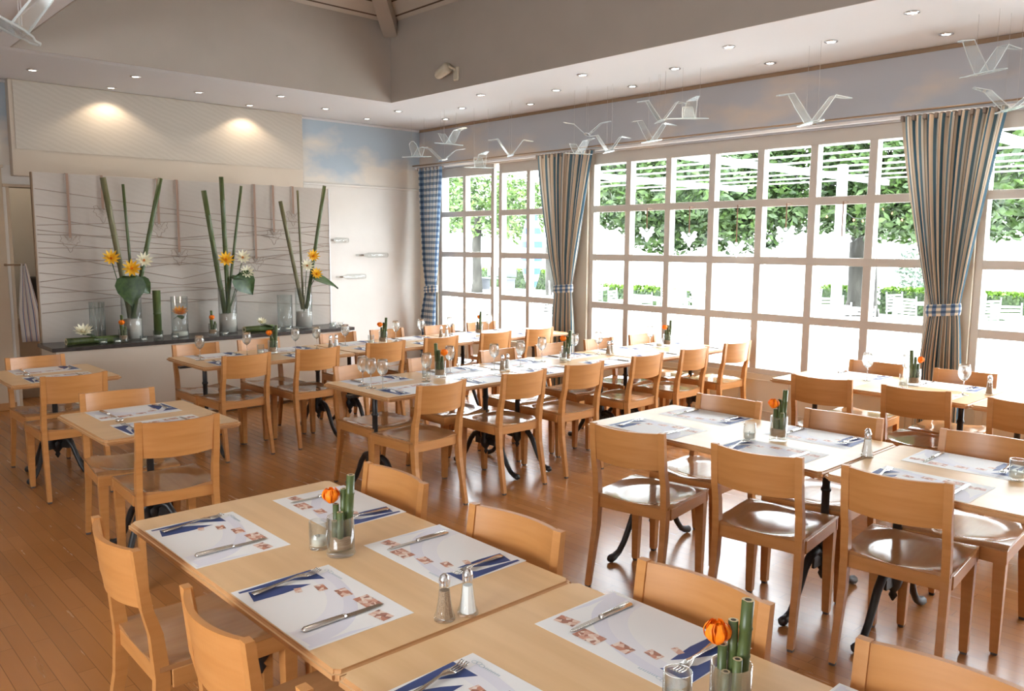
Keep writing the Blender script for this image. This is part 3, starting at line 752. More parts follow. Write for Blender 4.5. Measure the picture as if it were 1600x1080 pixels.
for x, y, rz, lab in [(-2.08, 1.24, .0, 'bamboo stems and small orange flower in a glass on the front table'),
                      (-.815, 1.345, .1, 'big orange flower with bamboo stems at the bottom edge'),
                      (-1.96, 3.57, .2, 'orange flower and bamboo in a glass on the second row'),
                      (-2.16, 5.70, 3.1, 'orange flower and bamboo in a glass on the third row'),
                      (-4.50, 3.50, 3.1, 'orange flower and bamboo in a glass at the middle row wine glass end'),
                      (-4.52, 4.80, .1, 'orange flower and bamboo in a glass halfway along the middle row'),
                      (-4.56, 6.20, .2, 'orange flower and bamboo in a glass at the middle row window end'),
                      (-6.40, 3.20, .1, 'orange flower and bamboo in a glass at the sideboard row free end'),
                      (-6.42, 4.32, .2, 'orange flower and bamboo in a glass halfway along the sideboard row'),
                      (-6.44, 5.52, 5.0, 'bamboo glass at the window end of the sideboard row')]:
    PO.place((x, y, TZ+.0004), rz, lab, 'flower glass', PG)
def votive():
    r = tumbler_proto(.029, .085, 'candle_glass')
    MB().sm_().lathe([(.0005, .012), (.0255, .012), (.0255, .034), (.0005, .034)], 20).build('candle', 'wax', r)
    MB().tube([(0, 0, .034), (.001, 0, .044)], .001, 6).build('wick', 'black', r)
    return r
VO = Proto(votive())
for x, y, lab in [(-2.165, 1.215, 'clear candle glass beside the front table bamboo glass'), (-.90, 1.29, 'clear candle glass beside the big orange flower'),
                  (-2.05, 3.46, 'clear candle glass beside the second row flower'), (-.97, 3.66, 'clear candle glass at the picture edge of the second row'),
                  (-2.18, 5.58, 'clear candle glass beside the third row flower'), (-4.53, 3.40, 'clear candle glass beside the first middle row flower'),
                  (-4.46, 4.70, 'clear candle glass beside the second middle row flower'), (-4.56, 6.08, 'clear candle glass beside the window end middle row flower'),
                  (-6.42, 3.10, 'clear candle glass beside the first sideboard row flower'), (-6.44, 4.20, 'clear candle glass beside the second sideboard row flower')]:
    VO.place((x, y, TZ+.0004), 0, lab, 'candle glass', 'small candle glasses')
def tealight():
    r = empty('tealight')
    MB().sm_().lathe([(.0005, 0), (.019, 0), (.020, .012), (.018, .012), (.017, .002)], 16).build('cup', 'steel', r)
    MB().sm_().lathe([(.0005, .0095), (.0172, .0095), (.0172, .003)], 16).build('wax', 'wax', r)
    return r
TL = Proto(tealight())
TL.place((-4.45, 1.36, TZ+.0004), 0, 'tiny tealight on the nearer small table', 'tealight', 'tealights on small tables')
TL.place((-6.42, 1.37, TZ+.0004), 0, 'tiny tealight on the doorway small table', 'tealight', 'tealights on small tables')
def shaker(fill, name):
    r = empty(name)
    g = MB().sm_(); n = 10
    g.lathe([(.0005, 0), (.027, 0), (.0275, .006), (.0215, .022), (.0170, .050), (.0135, .082), (.0130, .092)], n)
    g.build('glass_body', 'glass', r)
    MB().lathe([(.0005, .008), (.0215, .008), (.0190, .022), (.0150, .050), (.0125, .076), (.0005, .076)], n).build('filling', fill, r)
    MB().sm_().lathe([(.0136, .088), (.0140, .102), (.0110, .112), (.0055, .117), (.0005, .118)], 16).build('cap', 'chrome', r)
    return r
SA, PE = Proto(shaker('salt', 'salt_shaker')), Proto(shaker('pepper', 'pepper_shaker'))
SH = [(-1.53, 1.20, -1.515, 1.262, 'at the seam of the two front tables'), (-1.555, 3.62, -1.53, 3.57, 'at the seam of the second row'), (-1.70, 5.70, -1.72, 5.76, 'at the seam of the third row'),
      (-4.45, 4.04, -4.47, 4.11, 'at the first seam of the middle row'), (-4.52, 5.32, -4.54, 5.39, 'at the second seam of the middle row'),
      (-6.40, 3.75, -6.42, 3.82, 'at the first seam of the sideboard row'), (-6.44, 5.02, -6.45, 5.10, 'at the second seam of the sideboard row')]
for x, y, x2, y2, wn in SH:
    PE.place((x, y, TZ+.0004), 0, 'glass pepper shaker '+wn, 'pepper shaker', 'pepper shakers at the table seams')
    SA.place((x2, y2, TZ+.0004), 0, 'glass salt shaker '+wn, 'salt shaker', 'salt shakers at the table seams')
def wine():
    r = empty('wine_glass')
    MB().sm_().lathe([(.0005, .0), (.034, .0), (.0345, .0018), (.012, .004), (.0045, .010), (.0005, .010)], 24).build('foot', 'wine', r)
    MB().sm_().lathe([(.0005, .0102), (.0045, .0102), (.0035, .03), (.0035, .075), (.0045, .09), (.0005, .09)], 12).build('stem', 'wine', r)
    MB().sm_().lathe([(.0005, .0905), (.0045, .0905), (.016, .096), (.030, .112), (.037, .135), (.0375, .150), (.034, .175), (.0305, .195), (.0295, .195), (.033, .175), (.0365, .150), (.0355, .135), (.029, .114), (.015, .099), (.0005, .096)], 24).build('bowl', 'wine', r)
    return r
WG = Proto(wine())
wl = [(-4.55, 2.90, 'far one of the three at the middle row end'), (-4.44, 2.89, 'centre one of the three at the middle row end'), (-4.35, 2.92, 'near one of the three at the middle row end'),
      (-4.42, 3.32, 'beside the first middle row flower, near side'), (-4.62, 3.68, 'behind the first middle row flower'), (-4.52, 4.02, 'before the first middle row shakers'), (-4.50, 4.27, 'past the first middle row shakers'),
      (-4.60, 4.60, 'before the second middle row flower'), (-4.62, 5.00, 'past the second middle row flower'), (-4.60, 5.28, 'by the second middle row shakers'), (-4.62, 6.02, 'before the window end middle row flower'), (-4.50, 6.42, 'at the window end of the middle row'),
      (-2.46, 5.66, 'on the third row nearest its free end'), (-1.81, 5.57, 'on the third row before the striped curtain'), (-2.25, 5.80, 'on the third row beside the flower'),
      (-6.40, 2.58, 'on the sideboard row, first from the free end'), (-6.42, 2.98, 'on the sideboard row, second from the free end'), (-6.42, 3.42, 'on the sideboard row just past the first flower'), (-6.45, 3.64, 'on the sideboard row before the first shakers'),
      (-6.48, 3.95, 'on the sideboard row past the first shakers'), (-6.50, 4.52, 'on the sideboard row past the second flower'), (-6.50, 4.82, 'on the sideboard row before the second shakers'), (-6.52, 5.20, 'on the sideboard row past the second shakers'), (-6.52, 5.72, 'on the sideboard row past the last flower'), (-6.50, 6.15, 'on the sideboard row nearest the windows')]
for x, y, wn in wl: WG.place((x, y, TZ+.0004), 0, 'stemmed wine glass '+wn, 'wine glass', 'wine glasses on the long tables')

# ------------------------------------------------------------------ sideboard and screen
SX0, SX1, SY0, SY1, SZ = -8.20, -7.73, 1.88, 4.80, .755
r = empty('sideboard', ((SX0+SX1)/2, (SY0+SY1)/2, 0)); tag(r, 'long low cream sideboard with a dark top under the vases', 'sideboard')
hx, hy = (SX1-SX0)/2, (SY1-SY0)/2
MB().box(-hx, hx-.004, -hy, hy, .04, SZ-.035, .004).build('body', 'cabinet', r)
MB().box(-hx, hx-.05, -hy+.02, hy-.02, 0, .04).build('plinth', 'brown', r)
MB().box(-hx, hx+.02, -hy-.03, hy+.02, SZ-.034, SZ, .003).build('worktop', 'slate', r)
q = MB()
MB().box(hx-.004, hx, hy-.04, hy, .04, SZ-.036).build('end_strip', 'framewhite', r)
PX = -8.25
r = empty('printed_screen', (PX, (1.90+4.84)/2, 0)); tag(r, 'large pale printed screen strung with thin threads behind the vases', 'screen')
hy = (4.84-1.90)/2
MB().box(-.02, .02, -hy, hy, .0, 2.262, .002).build('panel', ['screen'], r)
MB().box(-.0205, .024, -hy-.012, -hy, 0, 2.262, .002).build('edge_strip', 'brown', r)
MB().box(-.0205, .026, hy-.012, hy+.006, 0, 2.262, .002).build('edge_strip', 'framewhite', r)
ymid = (1.90+4.84)/2
th = [(2.12, 1.97, 1.86), (1.98, 1.93, 1.72), (1.88, 1.68, 1.80), (1.76, 1.62, 1.56), (1.72, 1.70, 1.86), (1.66, 1.52, 1.66), (1.60, 1.60, 1.42), (1.52, 1.44, 1.58), (1.46, 1.52, 1.36), (1.30, 1.46, 1.26), (1.38, 1.24, 1.36), (1.20, 1.22, 1.10), (1.10, 1.18, 1.24), (1.02, 1.10, .96), (1.26, 1.06, 1.20), (1.56, 1.30, 1.64), (1.80, 1.86, 1.62)]
for a, b_, c_ in th:
    MB().tube([(.026, -hy+.012, a), (.026, -.2, (a+b_)/2 if False else b_), (.026, hy-.012, c_)], .0038, 5).build('thread', 'wire', r)
def ornament(wire=True):
    r = empty('hanging_angel')
    return r
def angel_mb(kind):
    """little angel with raised wings: outline of wire, or a solid white pressed shape"""
    out = [(0, .0), (.022, .01), (.03, .03), (.06, .055), (.085, .045), (.07, .02), (.082, -.005), (.055, -.015), (.05, -.04), (.02, -.05), (.012, -.085), (-.005, -.10), (-.018, -.08), (-.03, -.05), (-.058, -.035), (-.06, -.012), (-.085, -.0), (-.07, .025), (-.082, .05), (-.05, .06), (-.03, .03), (-.018, .012)]
    if kind == 'wire':
        b = MB()
        b.tube([(0, x, z) for x, z in out]+[(0, 0, 0)], .0024, 4)
        b.tube([(0, -.05, .05), (0, .0, -.03), (0, .055, .048)], .0014, 4); b.tube([(0, -.05, -.03), (0, .0, .0), (0, .05, -.035)], .0014, 4)
        b.tube([(.01*math.cos(a), .013*math.sin(a), .025+.013*math.cos(a)) for a in [2*PI*i/10 for i in range(11)]], .0014, 4)
        return b
    b = MB(); n = len(out)
    b.add([(-.004, x, z) for x, z in out]+[(.004, x, z) for x, z in out]+[(-.014, 0, -.02), (.014, 0, -.02)],
          [(i, (i+1) % n, n+(i+1) % n, n+i) for i in range(n)]+[((i+1) % n, i, 2*n) for i in range(n)]+[(n+i, n+(i+1) % n, 2*n+1) for i in range(n)])
    b.sm_().lathe([(.0005, -.016), (.011, -.010), (.016, 0), (.011, .011), (.0005, .016)], 10, mtx=Matrix.Translation((0, 0, .028)))
    return b
for i, (y, z) in enumerate([(2.17, 1.66), (2.46, 1.93), (2.96, 1.80), (3.145, 1.53), (3.945, 1.46), (4.155, 1.74), (4.385, 1.94)]):
    r = empty('ribbon_angel', (PX+.045, y, z)); tag(r, 'wire angel on a brown ribbon hanging on the screen, %s from the towel doorway' % ORD[i], 'hanging ornament', 'wire angels on the screen')
    MB().box(-.001, .001, -.011, .011, .03, 2.262-z, 0).build('ribbon', 'ribbon', r)
    MB().box(-.045, .001, -.011, .011, 2.262-z, 2.264-z).build('ribbon_fold', 'ribbon', r)
    angel_mb('wire').build('wire_figure', 'wire', r)

# vases
def lotus(mb, x, y, z, r, col, tilt=(0, 0, 1), ctr=2):
    d = Vector(tilt).normalized(); q_ = Vector((0, 0, 1)).rotation_difference(d).to_matrix().to_4x4(); mt = Matrix.Translation((x, y, z)) @ q_
    mb.smooth = True
    for layer, (n, op, k_) in enumerate(((11, 1.2, 1), (10, .9, .88), (7, .5, .62))):
        for i in range(n):
            a = 2*PI*i/n+layer*.35; vs_ = []
            for j, (s, w_) in enumerate(((.08, .05), (.4, .15), (.72, .13), (1.05, .01))):
                rad = r*k_*s*math.sin(min(op, 1.35)); zz = r*k_*s*math.cos(min(op, 1.35))+.15*r*s*s
                for q in (-1, 0, 1):
                    vs_.append((rad*math.cos(a)-q*w_*r*math.sin(a), rad*math.sin(a)+q*w_*r*math.cos(a), zz+(.05*r if q else 0)))
            mb.mat(col); mb.add(vs_, [(j*3+k2, j*3+k2+1, j*3+k2+4, j*3+k2+3) for j in range(3) for k2 in range(2)], mt)
    mb.mat(ctr); mb.lathe([(.0005, .10*r), (.16*r, .14*r), (.17*r, .24*r), (.0005, .30*r)], 10, mtx=mt)
def heart_leaf(mb, p, d, nrm, size):
    """broad leaf from point p along d"""
    d = Vector(d).normalized(); n_ = Vector(nrm).normalized(); s = d.cross(n_).normalized(); n_ = s.cross(d)
    prof = [(0, .02), (-.06, .22), (.06, .42), (.30, .50), (.55, .42), (.8, .2), (1.0, .0)]
    vs_ = []
    for t_, w_ in prof:
        droop = -.28*t_*t_
        for q in (-1, -.5, 0, .5, 1):
            v = Vector(p)+d*(t_*size)+s*(q*w_*size)+n_*(droop*size+(.06*size*abs(q)))
            vs_.append(tuple(v))
    mb.smooth = True
    mb.add(vs_, [(j*5+k2, j*5+k2+1, j*5+k2+6, j*5+k2+5) for j in range(len(prof)-1) for k2 in range(4)])
def culm(a, b_, r0, name_mat, root):
    a, b_ = Vector(a), Vector(b_); L_ = (b_-a).length; n = max(2, int(L_/.22)); pts = []; rr = []
    for i in range(n+1):
        p = a.lerp(b_, i/n)
        if 0 < i < n:
            dd = (b_-a).normalized()*.006; pts += [p-dd, p, p+dd]; rr += [r0*.97, r0*1.10, r0*.97]
        else: pts.append(p); rr.append(r0)
    mb = MB().sm_(); mb.tube(pts, rr, 12)
    mb.smooth = False; mb.mat(1)
    d = (b_-a).normalized(); q_ = Vector((0, 0, 1)).rotation_difference(d).to_matrix().to_4x4()
    mb.lathe([(r0*.5, .001), (r0, .001)], 12, mtx=Matrix.Translation(b_) @ q_)
    return mb.build('bamboo_culm', [name_mat, 'bcut'], root)
def big_vase(y, label, culms, flowers, leaves, hsand=.19, hgl=.45):
    r = empty('bamboo_vase', (-8.0, y, SZ+.0004)); tag(r, label, 'vase', 'tall glass vases of bamboo and lotus')
    MB().sm_().lathe([(.0005, 0), (.088, 0), (.090, .004), (.090, hgl), (.086, hgl), (.086, .012), (.0005, .012)], 32).build('glass_cylinder', 'glass', r)
    MB().sm_().lathe([(.0005, .013), (.084, .013), (.084, hsand), (.0005, hsand)], 28).build('sand', 'sand', r)
    for a, b_, r0, mt in culms: culm(a, b_, r0, mt, r)
    for (fx, fy, fz), rad, col, tl in flowers:
        st = MB().sm_(); st.tube([(0, 0, hsand), (fx*.5, fy*.55, hgl), (fx, fy, fz-.01)], .004, 6); st.build('flower_stem', 'leaf', r)
        f = MB(); lotus(f, fx, fy, fz, rad, 0, tl, 1); f.build('lotus_flower', [col, 'fcentre'], r)
    for p, d, nn, s in leaves:
        lf = MB(); lf.sm_().tube([(0, 0, hsand), (p[0]*.6, p[1]*.5, (p[2]+hsand)/2), p], .004, 6); heart_leaf(lf, p, d, nn, s); lf.build('broad_leaf', 'leaf', r)
    return r
F_ = (1, -.25, .45)
big_vase(2.60, 'glass vase with the widest spread of bamboo, nearest the towel doorway',
  [((0, -.01, .2), (.0, -.19, 1.475), .026, 'bambooold'), ((.0, .03, .2), (0, -.02, 1.425), .013, 'bamboo'), ((.02, .0, .2), (.02, .31, 1.495), .021, 'bamboo')],
  [((.05, -.17, .75), .080, 'yellow', F_), ((.09, -.01, .66), .085, 'yellow', (1, -.3, .2)), ((.06, .11, .73), .080, 'white', (1, -.1, .35))],
  [((.10, -.03, .58), (.3, -.1, -1), (1, -.4, .1), .26), ((.09, .04, .55), (.2, .5, -.6), (1, -.3, .4), .16)])
big_vase(3.525, 'glass vase in the middle of the three bamboo arrangements',
  [((0, -.03, .2), (0, -.20, 1.405), .025, 'bamboo'), ((0, .01, .2), (0, -.02, 1.545), .023, 'bamboo'), ((.02, -.02, .2), (.02, .175, 1.465), .014, 'bamboo')],
  [((.08, -.04, .73), .085, 'yellow', F_), ((.05, .15, .75), .080, 'white', F_), ((.05, .19, .60), .075, 'white', F_)],
  [((.06, .10, .58), (.3, .6, -.9), (1, -.3, .4), .24), ((.05, .02, .55), (.2, .8, .1), (.3, 0, 1), .14)])
big_vase(4.37, 'glass vase of bamboo with a drooping leaf, nearest the sky mural',
  [((0, -.01, .2), (0, -.24, 1.335), .021, 'bambooold'), ((0, .0, .2), (0, -.04, 1.455), .012, 'bambooold'), ((.02, .02, .2), (.02, .27, 1.515), .020, 'bamboo')],
  [((.06, .09, .76), .075, 'yellow', F_), ((.07, .01, .66), .075, 'white', F_), ((.05, .13, .57), .070, 'yellow', F_)],
  [((.06, .08, .53), (.25, .9, -.15), (.3, -.2, 1), .30)], hsand=.17, hgl=.43)

def glass_cyl(name, x, y, rad, h, label, extra=None, cat='glass'):
    r = empty(name, (x, y, SZ+.0004)); tag(r, label, cat)
    MB().sm_().lathe([(.0005, 0), (rad*.97, 0), (rad, .004), (rad, h), (rad-.003, h), (rad-.003, .010), (.0005, .010)], 28).build('glass_wall', 'glass', r)
    if extra: extra(r)
    return r
def ribs(r):
    b = MB().sm_()
    for i in range(12):
        a = 2*PI*i/12; b.tube([(.058*math.cos(a), .058*math.sin(a), .01), (.058*math.cos(a), .058*math.sin(a), .355)], .007, 6)
    b.build('fluting', 'glass', r)
glass_cyl('fluted_vase', -8.03, 2.31, .066, .36, 'empty fluted glass vase beside the lying bamboo', ribs, 'vase')
def one_bamboo(r):
    culm((0, 0, .012), (0, 0, .45), .036, 'bamboo', r)
    MB().sm_().lathe([(.0005, .010), (.040, .010), (.040, .03), (.0005, .03)], 20).build('foot', 'sand', r)
glass_cyl('bamboo_glass', -7.98, 2.825, .045, .07, 'thick upright bamboo piece in a short glass', one_bamboo, 'flower glass')
def floatf(r):
    f = MB(); lotus(f, .01, 0, .22, .075, 0, (.6, -.2, 1), 1); f.build('floating_flower', ['orangey', 'fcentre'], r)
    l_ = MB().sm_()
    for a in range(3): heart_leaf(l_, (0, 0, .20), (math.cos(a*2.1), math.sin(a*2.1), -.3), (0, 0, 1), .065)
    l_.build('leaves', 'leaf', r)
    MB().sm_().lathe([(.0005, .011), (.073, .011), (.073, .045), (.0005, .045)], 20).build('pebbles', 'wax', r)
M['orangey'] = plain('amber_petal', (.92, .38, .03), .55, .3)
glass_cyl('flower_cylinder', -7.97, 3.03, .078, .385, 'glass cylinder with an amber flower floating inside', floatf, 'vase')
for y, lab in ((2.475, 'short bamboo bundle with orange flower before the first tall vase'), (3.31, 'short bamboo bundle with orange flower between flower cylinder and middle vase')):
    c_ = PO.place((-7.87, y, SZ+.0004), 2.0, lab, 'flower glass', PG)
glass_cyl('glass_cylinder', -8.0, 4.15, .078, .36, 'empty wide glass cylinder beside the third bamboo vase', None, 'vase')
def small_glass():
    r = tumbler_proto(.034, .048, 'glass_candle_bowl')
    MB().sm_().lathe([(.0005, .012), (.02, .012), (.02, .024), (.0005, .024)], 16).build('candle', 'wax', r)
    return r
SG = Proto(small_glass())
for i, (x, y) in enumerate([(-7.80, 2.28), (-7.79, 2.40), (-7.80, 2.63), (-7.84, 2.93), (-7.80, 3.40), (-7.85, 3.98), (-7.85, 4.10), (-7.84, 4.62), (-7.92, 4.68), (-7.83, 4.72)]):
    SG.place((x, y, SZ+.0004), 0, 'squat glass tealight holder on the dark sideboard top, %s from the towel doorway' % ORD[i], 'candle glass', 'tealight holders on the sideboard')
for y0, y1, xx, lab, fz in ((2.00, 2.44, -7.93, 'bamboo length lying with a white lotus at the doorway end', (2.16, .085, .085)), (3.64, 3.97, -7.95, 'bamboo length lying with a pale lotus beyond the middle vase', (3.86, .075, .055))):
    r = empty('lying_bamboo', (xx, (y0+y1)/2, SZ)); tag(r, lab, 'bamboo', 'bamboo lengths lying on the sideboard')
    culm((.02, (y1-y0)/2, .031), (.06, -(y1-y0)/2, .032), .031, 'bamboo', r)
    culm((-.06, -(y1-y0)/2+.1, .022), (-.02, (y1-y0)/2+.07, .022), .02, 'bambooold', r)
    f = MB(); lotus(f, .0, fz[0]-(y0+y1)/2, fz[1]+.01, fz[2], 0, (.7, -.2, 1), 1); f.build('lotus_flower', ['white', 'yellow'], r)
    l_ = MB(); heart_leaf(l_, (.0, fz[0]-(y0+y1)/2, fz[1]-.01), (.3, .9, -.1), (0, 0, 1), .16); l_.build('broad_leaf', 'leaf', r)

# glass fish/bottle shapes on the white wall
def wall_bottle(y0, y1, z, lab):
    r = empty('wall_bottle', (XB+.035, (y0+y1)/2, z)); tag(r, lab, 'wall ornament', 'clear glass bottles mounted on the wall')
    L_ = y1-y0; mt = Matrix.Rotation(PI/2, 4, 'X')
    MB().sm_().lathe([(.0005, -L_/2), (.032, -L_/2), (.034, -L_/2+.02), (.033, L_*.12), (.014, L_*.28), (.012, L_/2), (.0005, L_/2)], 18, mtx=mt).build('bottle_body', 'glass', r)
    MB().sm_().lathe([(.0005, 0), (.014, 0), (.014, .03), (.0005, .035)], 12, mtx=Matrix.Translation((-.03, -L_*.28, 0)) @ Matrix.Rotation(PI/2, 4, 'Y')).build('mount', 'chrome', r)
wall_bottle(5.80, 6.28, 1.51, 'clear glass bottle lying on the white wall, nearer the blue checked curtain')
wall_bottle(5.50, 5.93, 1.235, 'clear glass bottle on the white wall, lowest one')
wall_bottle(5.40, 5.68, 1.70, 'clear glass bottle on the white wall, topmost by the screen edge')

# towels hanging beside the doorway, counter behind
def hanging_cloth(name, x, y0, y1, z0, z1, label, m_):
    mb = MB().sm_(); n, k_ = 14, 10; vs_ = []; uvs = []
    for j in range(k_+1):
        v = j/k_; z = z1+(z0-z1)*v
        for i in range(n+1):
            u_ = i/n; w_ = .25+.75*min(1, v*1.6)
            y = (y0+y1)/2+(u_-.5)*(y1-y0)*w_ + .04*v; vs_.append((x+.012*math.sin(u_*11)+.02, y, z)); uvs.append((u_, v))
    o0 = len(mb.f)
    mb.add(vs_, [(j*(n+1)+i, j*(n+1)+i+1, (j+1)*(n+1)+i+1, (j+1)*(n+1)+i) for j in range(k_) for i in range(n)])
    mb.uv = {'x': 1}; o = mb.build(name, m_)
    uvl = o.data.uv_layers.new(name='UVMap')
    for lp in o.data.loops: uvl.data[lp.index].uv = uvs[lp.vertex_index]
    s = o.modifiers.new('thick', 'SOLIDIFY'); s.thickness = .004
    return tag(o, label, 'towel')
hanging_cloth('towel', -9.205, 1.905, 2.09, .67, 1.44, 'striped towel hanging at the doorway beside the screen', 'towel')
r = empty('towel_hook', (XB+.016, 1.85, 1.43)); tag(r, 'small wooden hook holding the striped towel', 'hook')
MB().box(-.010, .045, -.01, .01, -.01, .01, .003).box(.040, .056, -.01, .17, -.008, .008, .003).build('peg', 'brown', r)
MB().box(-.016, -.006, -.02, .02, -.03, .03, .003).build('plate', 'brown', r)
r = empty('coffee_machine', (-10.03, 2.40, .862)); tag(r, 'black machine glimpsed on a ledge through the doorway', 'machine')
MB().box(-.15, .18, -.22, .22, .0, .42, .02, 2).build('body', 'black', r)
MB().box(.18, .24, -.12, .12, .06, .12, .01).build('tray', 'chrome', r)
tag(MB().box(-10.29, -9.78, 1.9, 3.4, .80, .86, .004).box(-10.29, -9.85, 1.95, 3.35, 0, .80).build('serving_counter', 'cabinet'), 'pale serving counter glimpsed through the doorway', 'counter')

# ------------------------------------------------------------------ curtains
def curtain(label, top, tie, bot, ztie, m_, nf, seed, y=6.70, ztop=2.655):
    rnd = random.Random(seed); r = empty('curtain', ((top[0]+top[1])/2, y, 0)); tag(r, label, 'curtain', 'tied back window curtains')
    cx = (top[0]+top[1])/2
    n, kz = nf*10, 46; vs_ = []; uvs = []; ph = [rnd.uniform(-.5, .5) for _ in range(nf+1)]
    for j in range(kz+1):
        z = ztop+(.02-ztop)*j/kz
        if z > ztie:
            s = (ztop-z)/(ztop-ztie); e0 = s**1.25; e1 = s**.95
            xl = top[0]+(tie[0]-top[0])*e0; xr = top[1]+(tie[1]-top[1])*e1
        else:
            s = min(1, (ztie-z)/.45); e = s**.7; xl = tie[0]+(bot[0]-tie[0])*e; xr = tie[1]+(bot[1]-tie[1])*e
        wd = xr-xl; amp = .020+.028*min(1, abs(z-ztie)/.35)*(1 if z > ztie else .8)
        for i in range(n+1):
            u_ = i/n; a = u_*nf*2*PI+ph[int(u_*nf) % len(ph)]*0+.4*math.sin(u_*9+seed)
            x = xl+wd*(u_+.012*math.sin(a*1.0+1)); yy = amp*math.sin(a)*(1 if u_ > 0 else 1)
            vs_.append((x-cx, yy, z)); uvs.append((u_, (ztop-z)/2.6))
    mb = MB().sm_(); mb.add(vs_, [(j*(n+1)+i, j*(n+1)+i+1, (j+1)*(n+1)+i+1, (j+1)*(n+1)+i) for j in range(kz) for i in range(n)])
    mb.uv = {'x': 1}; o = mb.build('cloth', m_, r); uvl = o.data.uv_layers.new(name='UVMap')
    for lp in o.data.loops: uvl.data[lp.index].uv = uvs[lp.vertex_index]
    # tieback: a soft band round the gathered cloth
    tw = tie[1]-tie[0]; tc_ = (tie[0]+tie[1])/2-cx; vs_ = []; uvs2 = []; nn = 32
    for j in range(6):
        zz = ztie-.045+.09*j/5
        for i in range(nn+1):
            a = 2*PI*i/nn; bulge = .006*math.sin(PI*j/5)
            vs_.append((tc_+(tw/2+.012+bulge)*math.cos(a), (.062+bulge)*math.sin(a), zz+.012*math.cos(a))); uvs2.append((i/nn*1.6, j/5))
    mb = MB().sm_(); mb.add(vs_, [(j*(nn+1)+i, j*(nn+1)+i+1, (j+1)*(nn+1)+i+1, (j+1)*(nn+1)+i) for j in range(5) for i in range(nn)])
    mb.uv = {'x': 1}; o = mb.build('tieback', 'tiecheck', r); uvl = o.data.uv_layers.new(name='UVMap')
    for lp in o.data.loops: uvl.data[lp.index].uv = uvs2[lp.vertex_index]
    # gathered heading
    hd = MB(); hn = nf*2
    for i in range(hn):
        x = top[0]+(top[1]-top[0])*(i+.5)/hn-cx; hd.box(x-.012, x+.012, -.03, .03, ztop-.03, ztop+.012, .004)
    hd.build('gathered_heading', 'brownish', r)
    return r
M['brownish'] = plain('heading_tape', (.22, .17, .14), .8)
curtain('blue and white checked curtain in the corner by the white wall', (-9.07, -8.55), (-8.93, -8.70), (-9.04, -8.73), 1.06, 'check', 6, 1)
curtain('blue and tan striped curtain tied between the two window groups', (-6.82, -5.95), (-6.50, -6.25), (-6.53, -6.21), 1.17, 'stripe', 9, 2)
curtain('blue and tan striped curtain nearest the picture edge, tied with a checked band', (-2.77, -2.02), (-2.47, -2.25), (-2.52, -2.20), 1.18, 'stripe', 9, 3)
r = empty('curtain_rail', (-4, 6.70, 2.70)); tag(r, 'thin double curtain rail along the top of the windows', 'curtain rail')
MB().tube([(-5.2, 0, .0), (7, 0, .0)], .008, 8).build('rod', 'brown', r)
MB().box(-5.2, 7, .03, .06, -.045, -.02, .004).build('white_track', 'framewhite', r)
for x in (-3.9, -1.9, .45, 2.5, 4.5): MB().box(x-.008, x+.008, 0, .15, -.01, .01, .002).build('bracket', 'brown', r)

# ------------------------------------------------------------------ glass gulls
def bird_proto(k_lift, k_tip, name='glass_gull'):
    r = empty(name); T_ = .004
    body = MB(); prof = [(-.175, .004), (-.15, .020), (-.09, .026), (.0, .030), (.08, .024), (.13, .012), (.165, .014), (.19, .003)]
    pts = [(w_, y) for y, w_ in prof]+[(-w_, y) for y, w_ in reversed(prof)]
    body.poly(pts, -T_, T_); body.build('body', 'acryl', r)
    rim = MB(); rim.tube([(x, y, 0) for x, y in pts]+[(pts[0][0], pts[0][1], 0)], .0035, 5); rim.build('body_edge', 'acryledge', r)
    for s in (-1, 1):
        st = [(.015, -.055, .060, 0), (.10, -.050, .055, k_lift*.55), (.165, -.045, .045, k_lift), (.235, -.045, .015, k_lift+k_tip*.6), (.29, -.05, -.02, k_lift+k_tip)]
        w_ = MB(); rings = [[(s*x, y0, z-.003), (s*x, y1, z-.003), (s*x, y1, z+.003), (s*x, y0, z+.003)] for x, y0, y1, z in st]
        w_.loft(rings); a = w_.build('wing', 'acryl', r)
        e = MB(); e.tube([(s*x, y1, z) for x, y0, y1, z in st]+[(s*x, y0, z) for x, y0, y1, z in reversed(st)], .0035, 5); e.build('wing_edge', 'acryledge', a)
    for x, y in ((0, .08), (0, -.10)): pass
    return r
BA, BB = Proto(bird_proto(.13, .02)), Proto(bird_proto(.20, -.02))
birds = [(BA, -8.35, 6.15, 2.72, 2.2, 1.0, 'gull nearest the corner, one wing before the sky mural'),
         (BA, -7.72, 6.15, 2.82, 3.0, 1.05, 'gull with a wide open V of wings near the corner'),
         (BA, -7.72, 6.05, 2.63, 1.2, .9, 'lower gull banking near the corner'),
         (BA, -7.28, 6.25, 2.53, 2.6, 1.0, 'lowest gull before the first window group'),
         (BB, -6.72, 6.20, 2.62, 1.0, .85, 'gull with an upright wing left of the striped curtain'),
         (BA, -5.60, 6.20, 2.74, .6, .8, 'gull above the first striped curtain'),
         (BA, -5.75, 6.25, 2.57, 2.8, .85, 'gull just over the first striped curtain heading'),
         (BB, -5.36, 6.25, 2.56, 1.1, .75, 'gull at the edge of the first striped curtain'),
         (BB, -4.80, 6.20, 2.61, 1.3, .85, 'gull with raised wings at the start of the big window'),
         (BB, -4.66, 6.15, 2.77, 1.0, .85, 'gull following the biggest flying pair'),
         (BA, -4.36, 6.15, 2.76, 2.3, .95, 'gull spread wide over the middle of the big window'),
         (BB, -3.20, 6.10, 2.60, 1.0, 1.05, 'large gull over the widest window, wings steep'),
         (BB, -2.00, 6.10, 2.80, 1.2, .95, 'gull with an upright wing above the last curtain'),
         (BA, -1.86, 6.20, 2.56, .8, .9, 'gull low over the heading of the last curtain')]
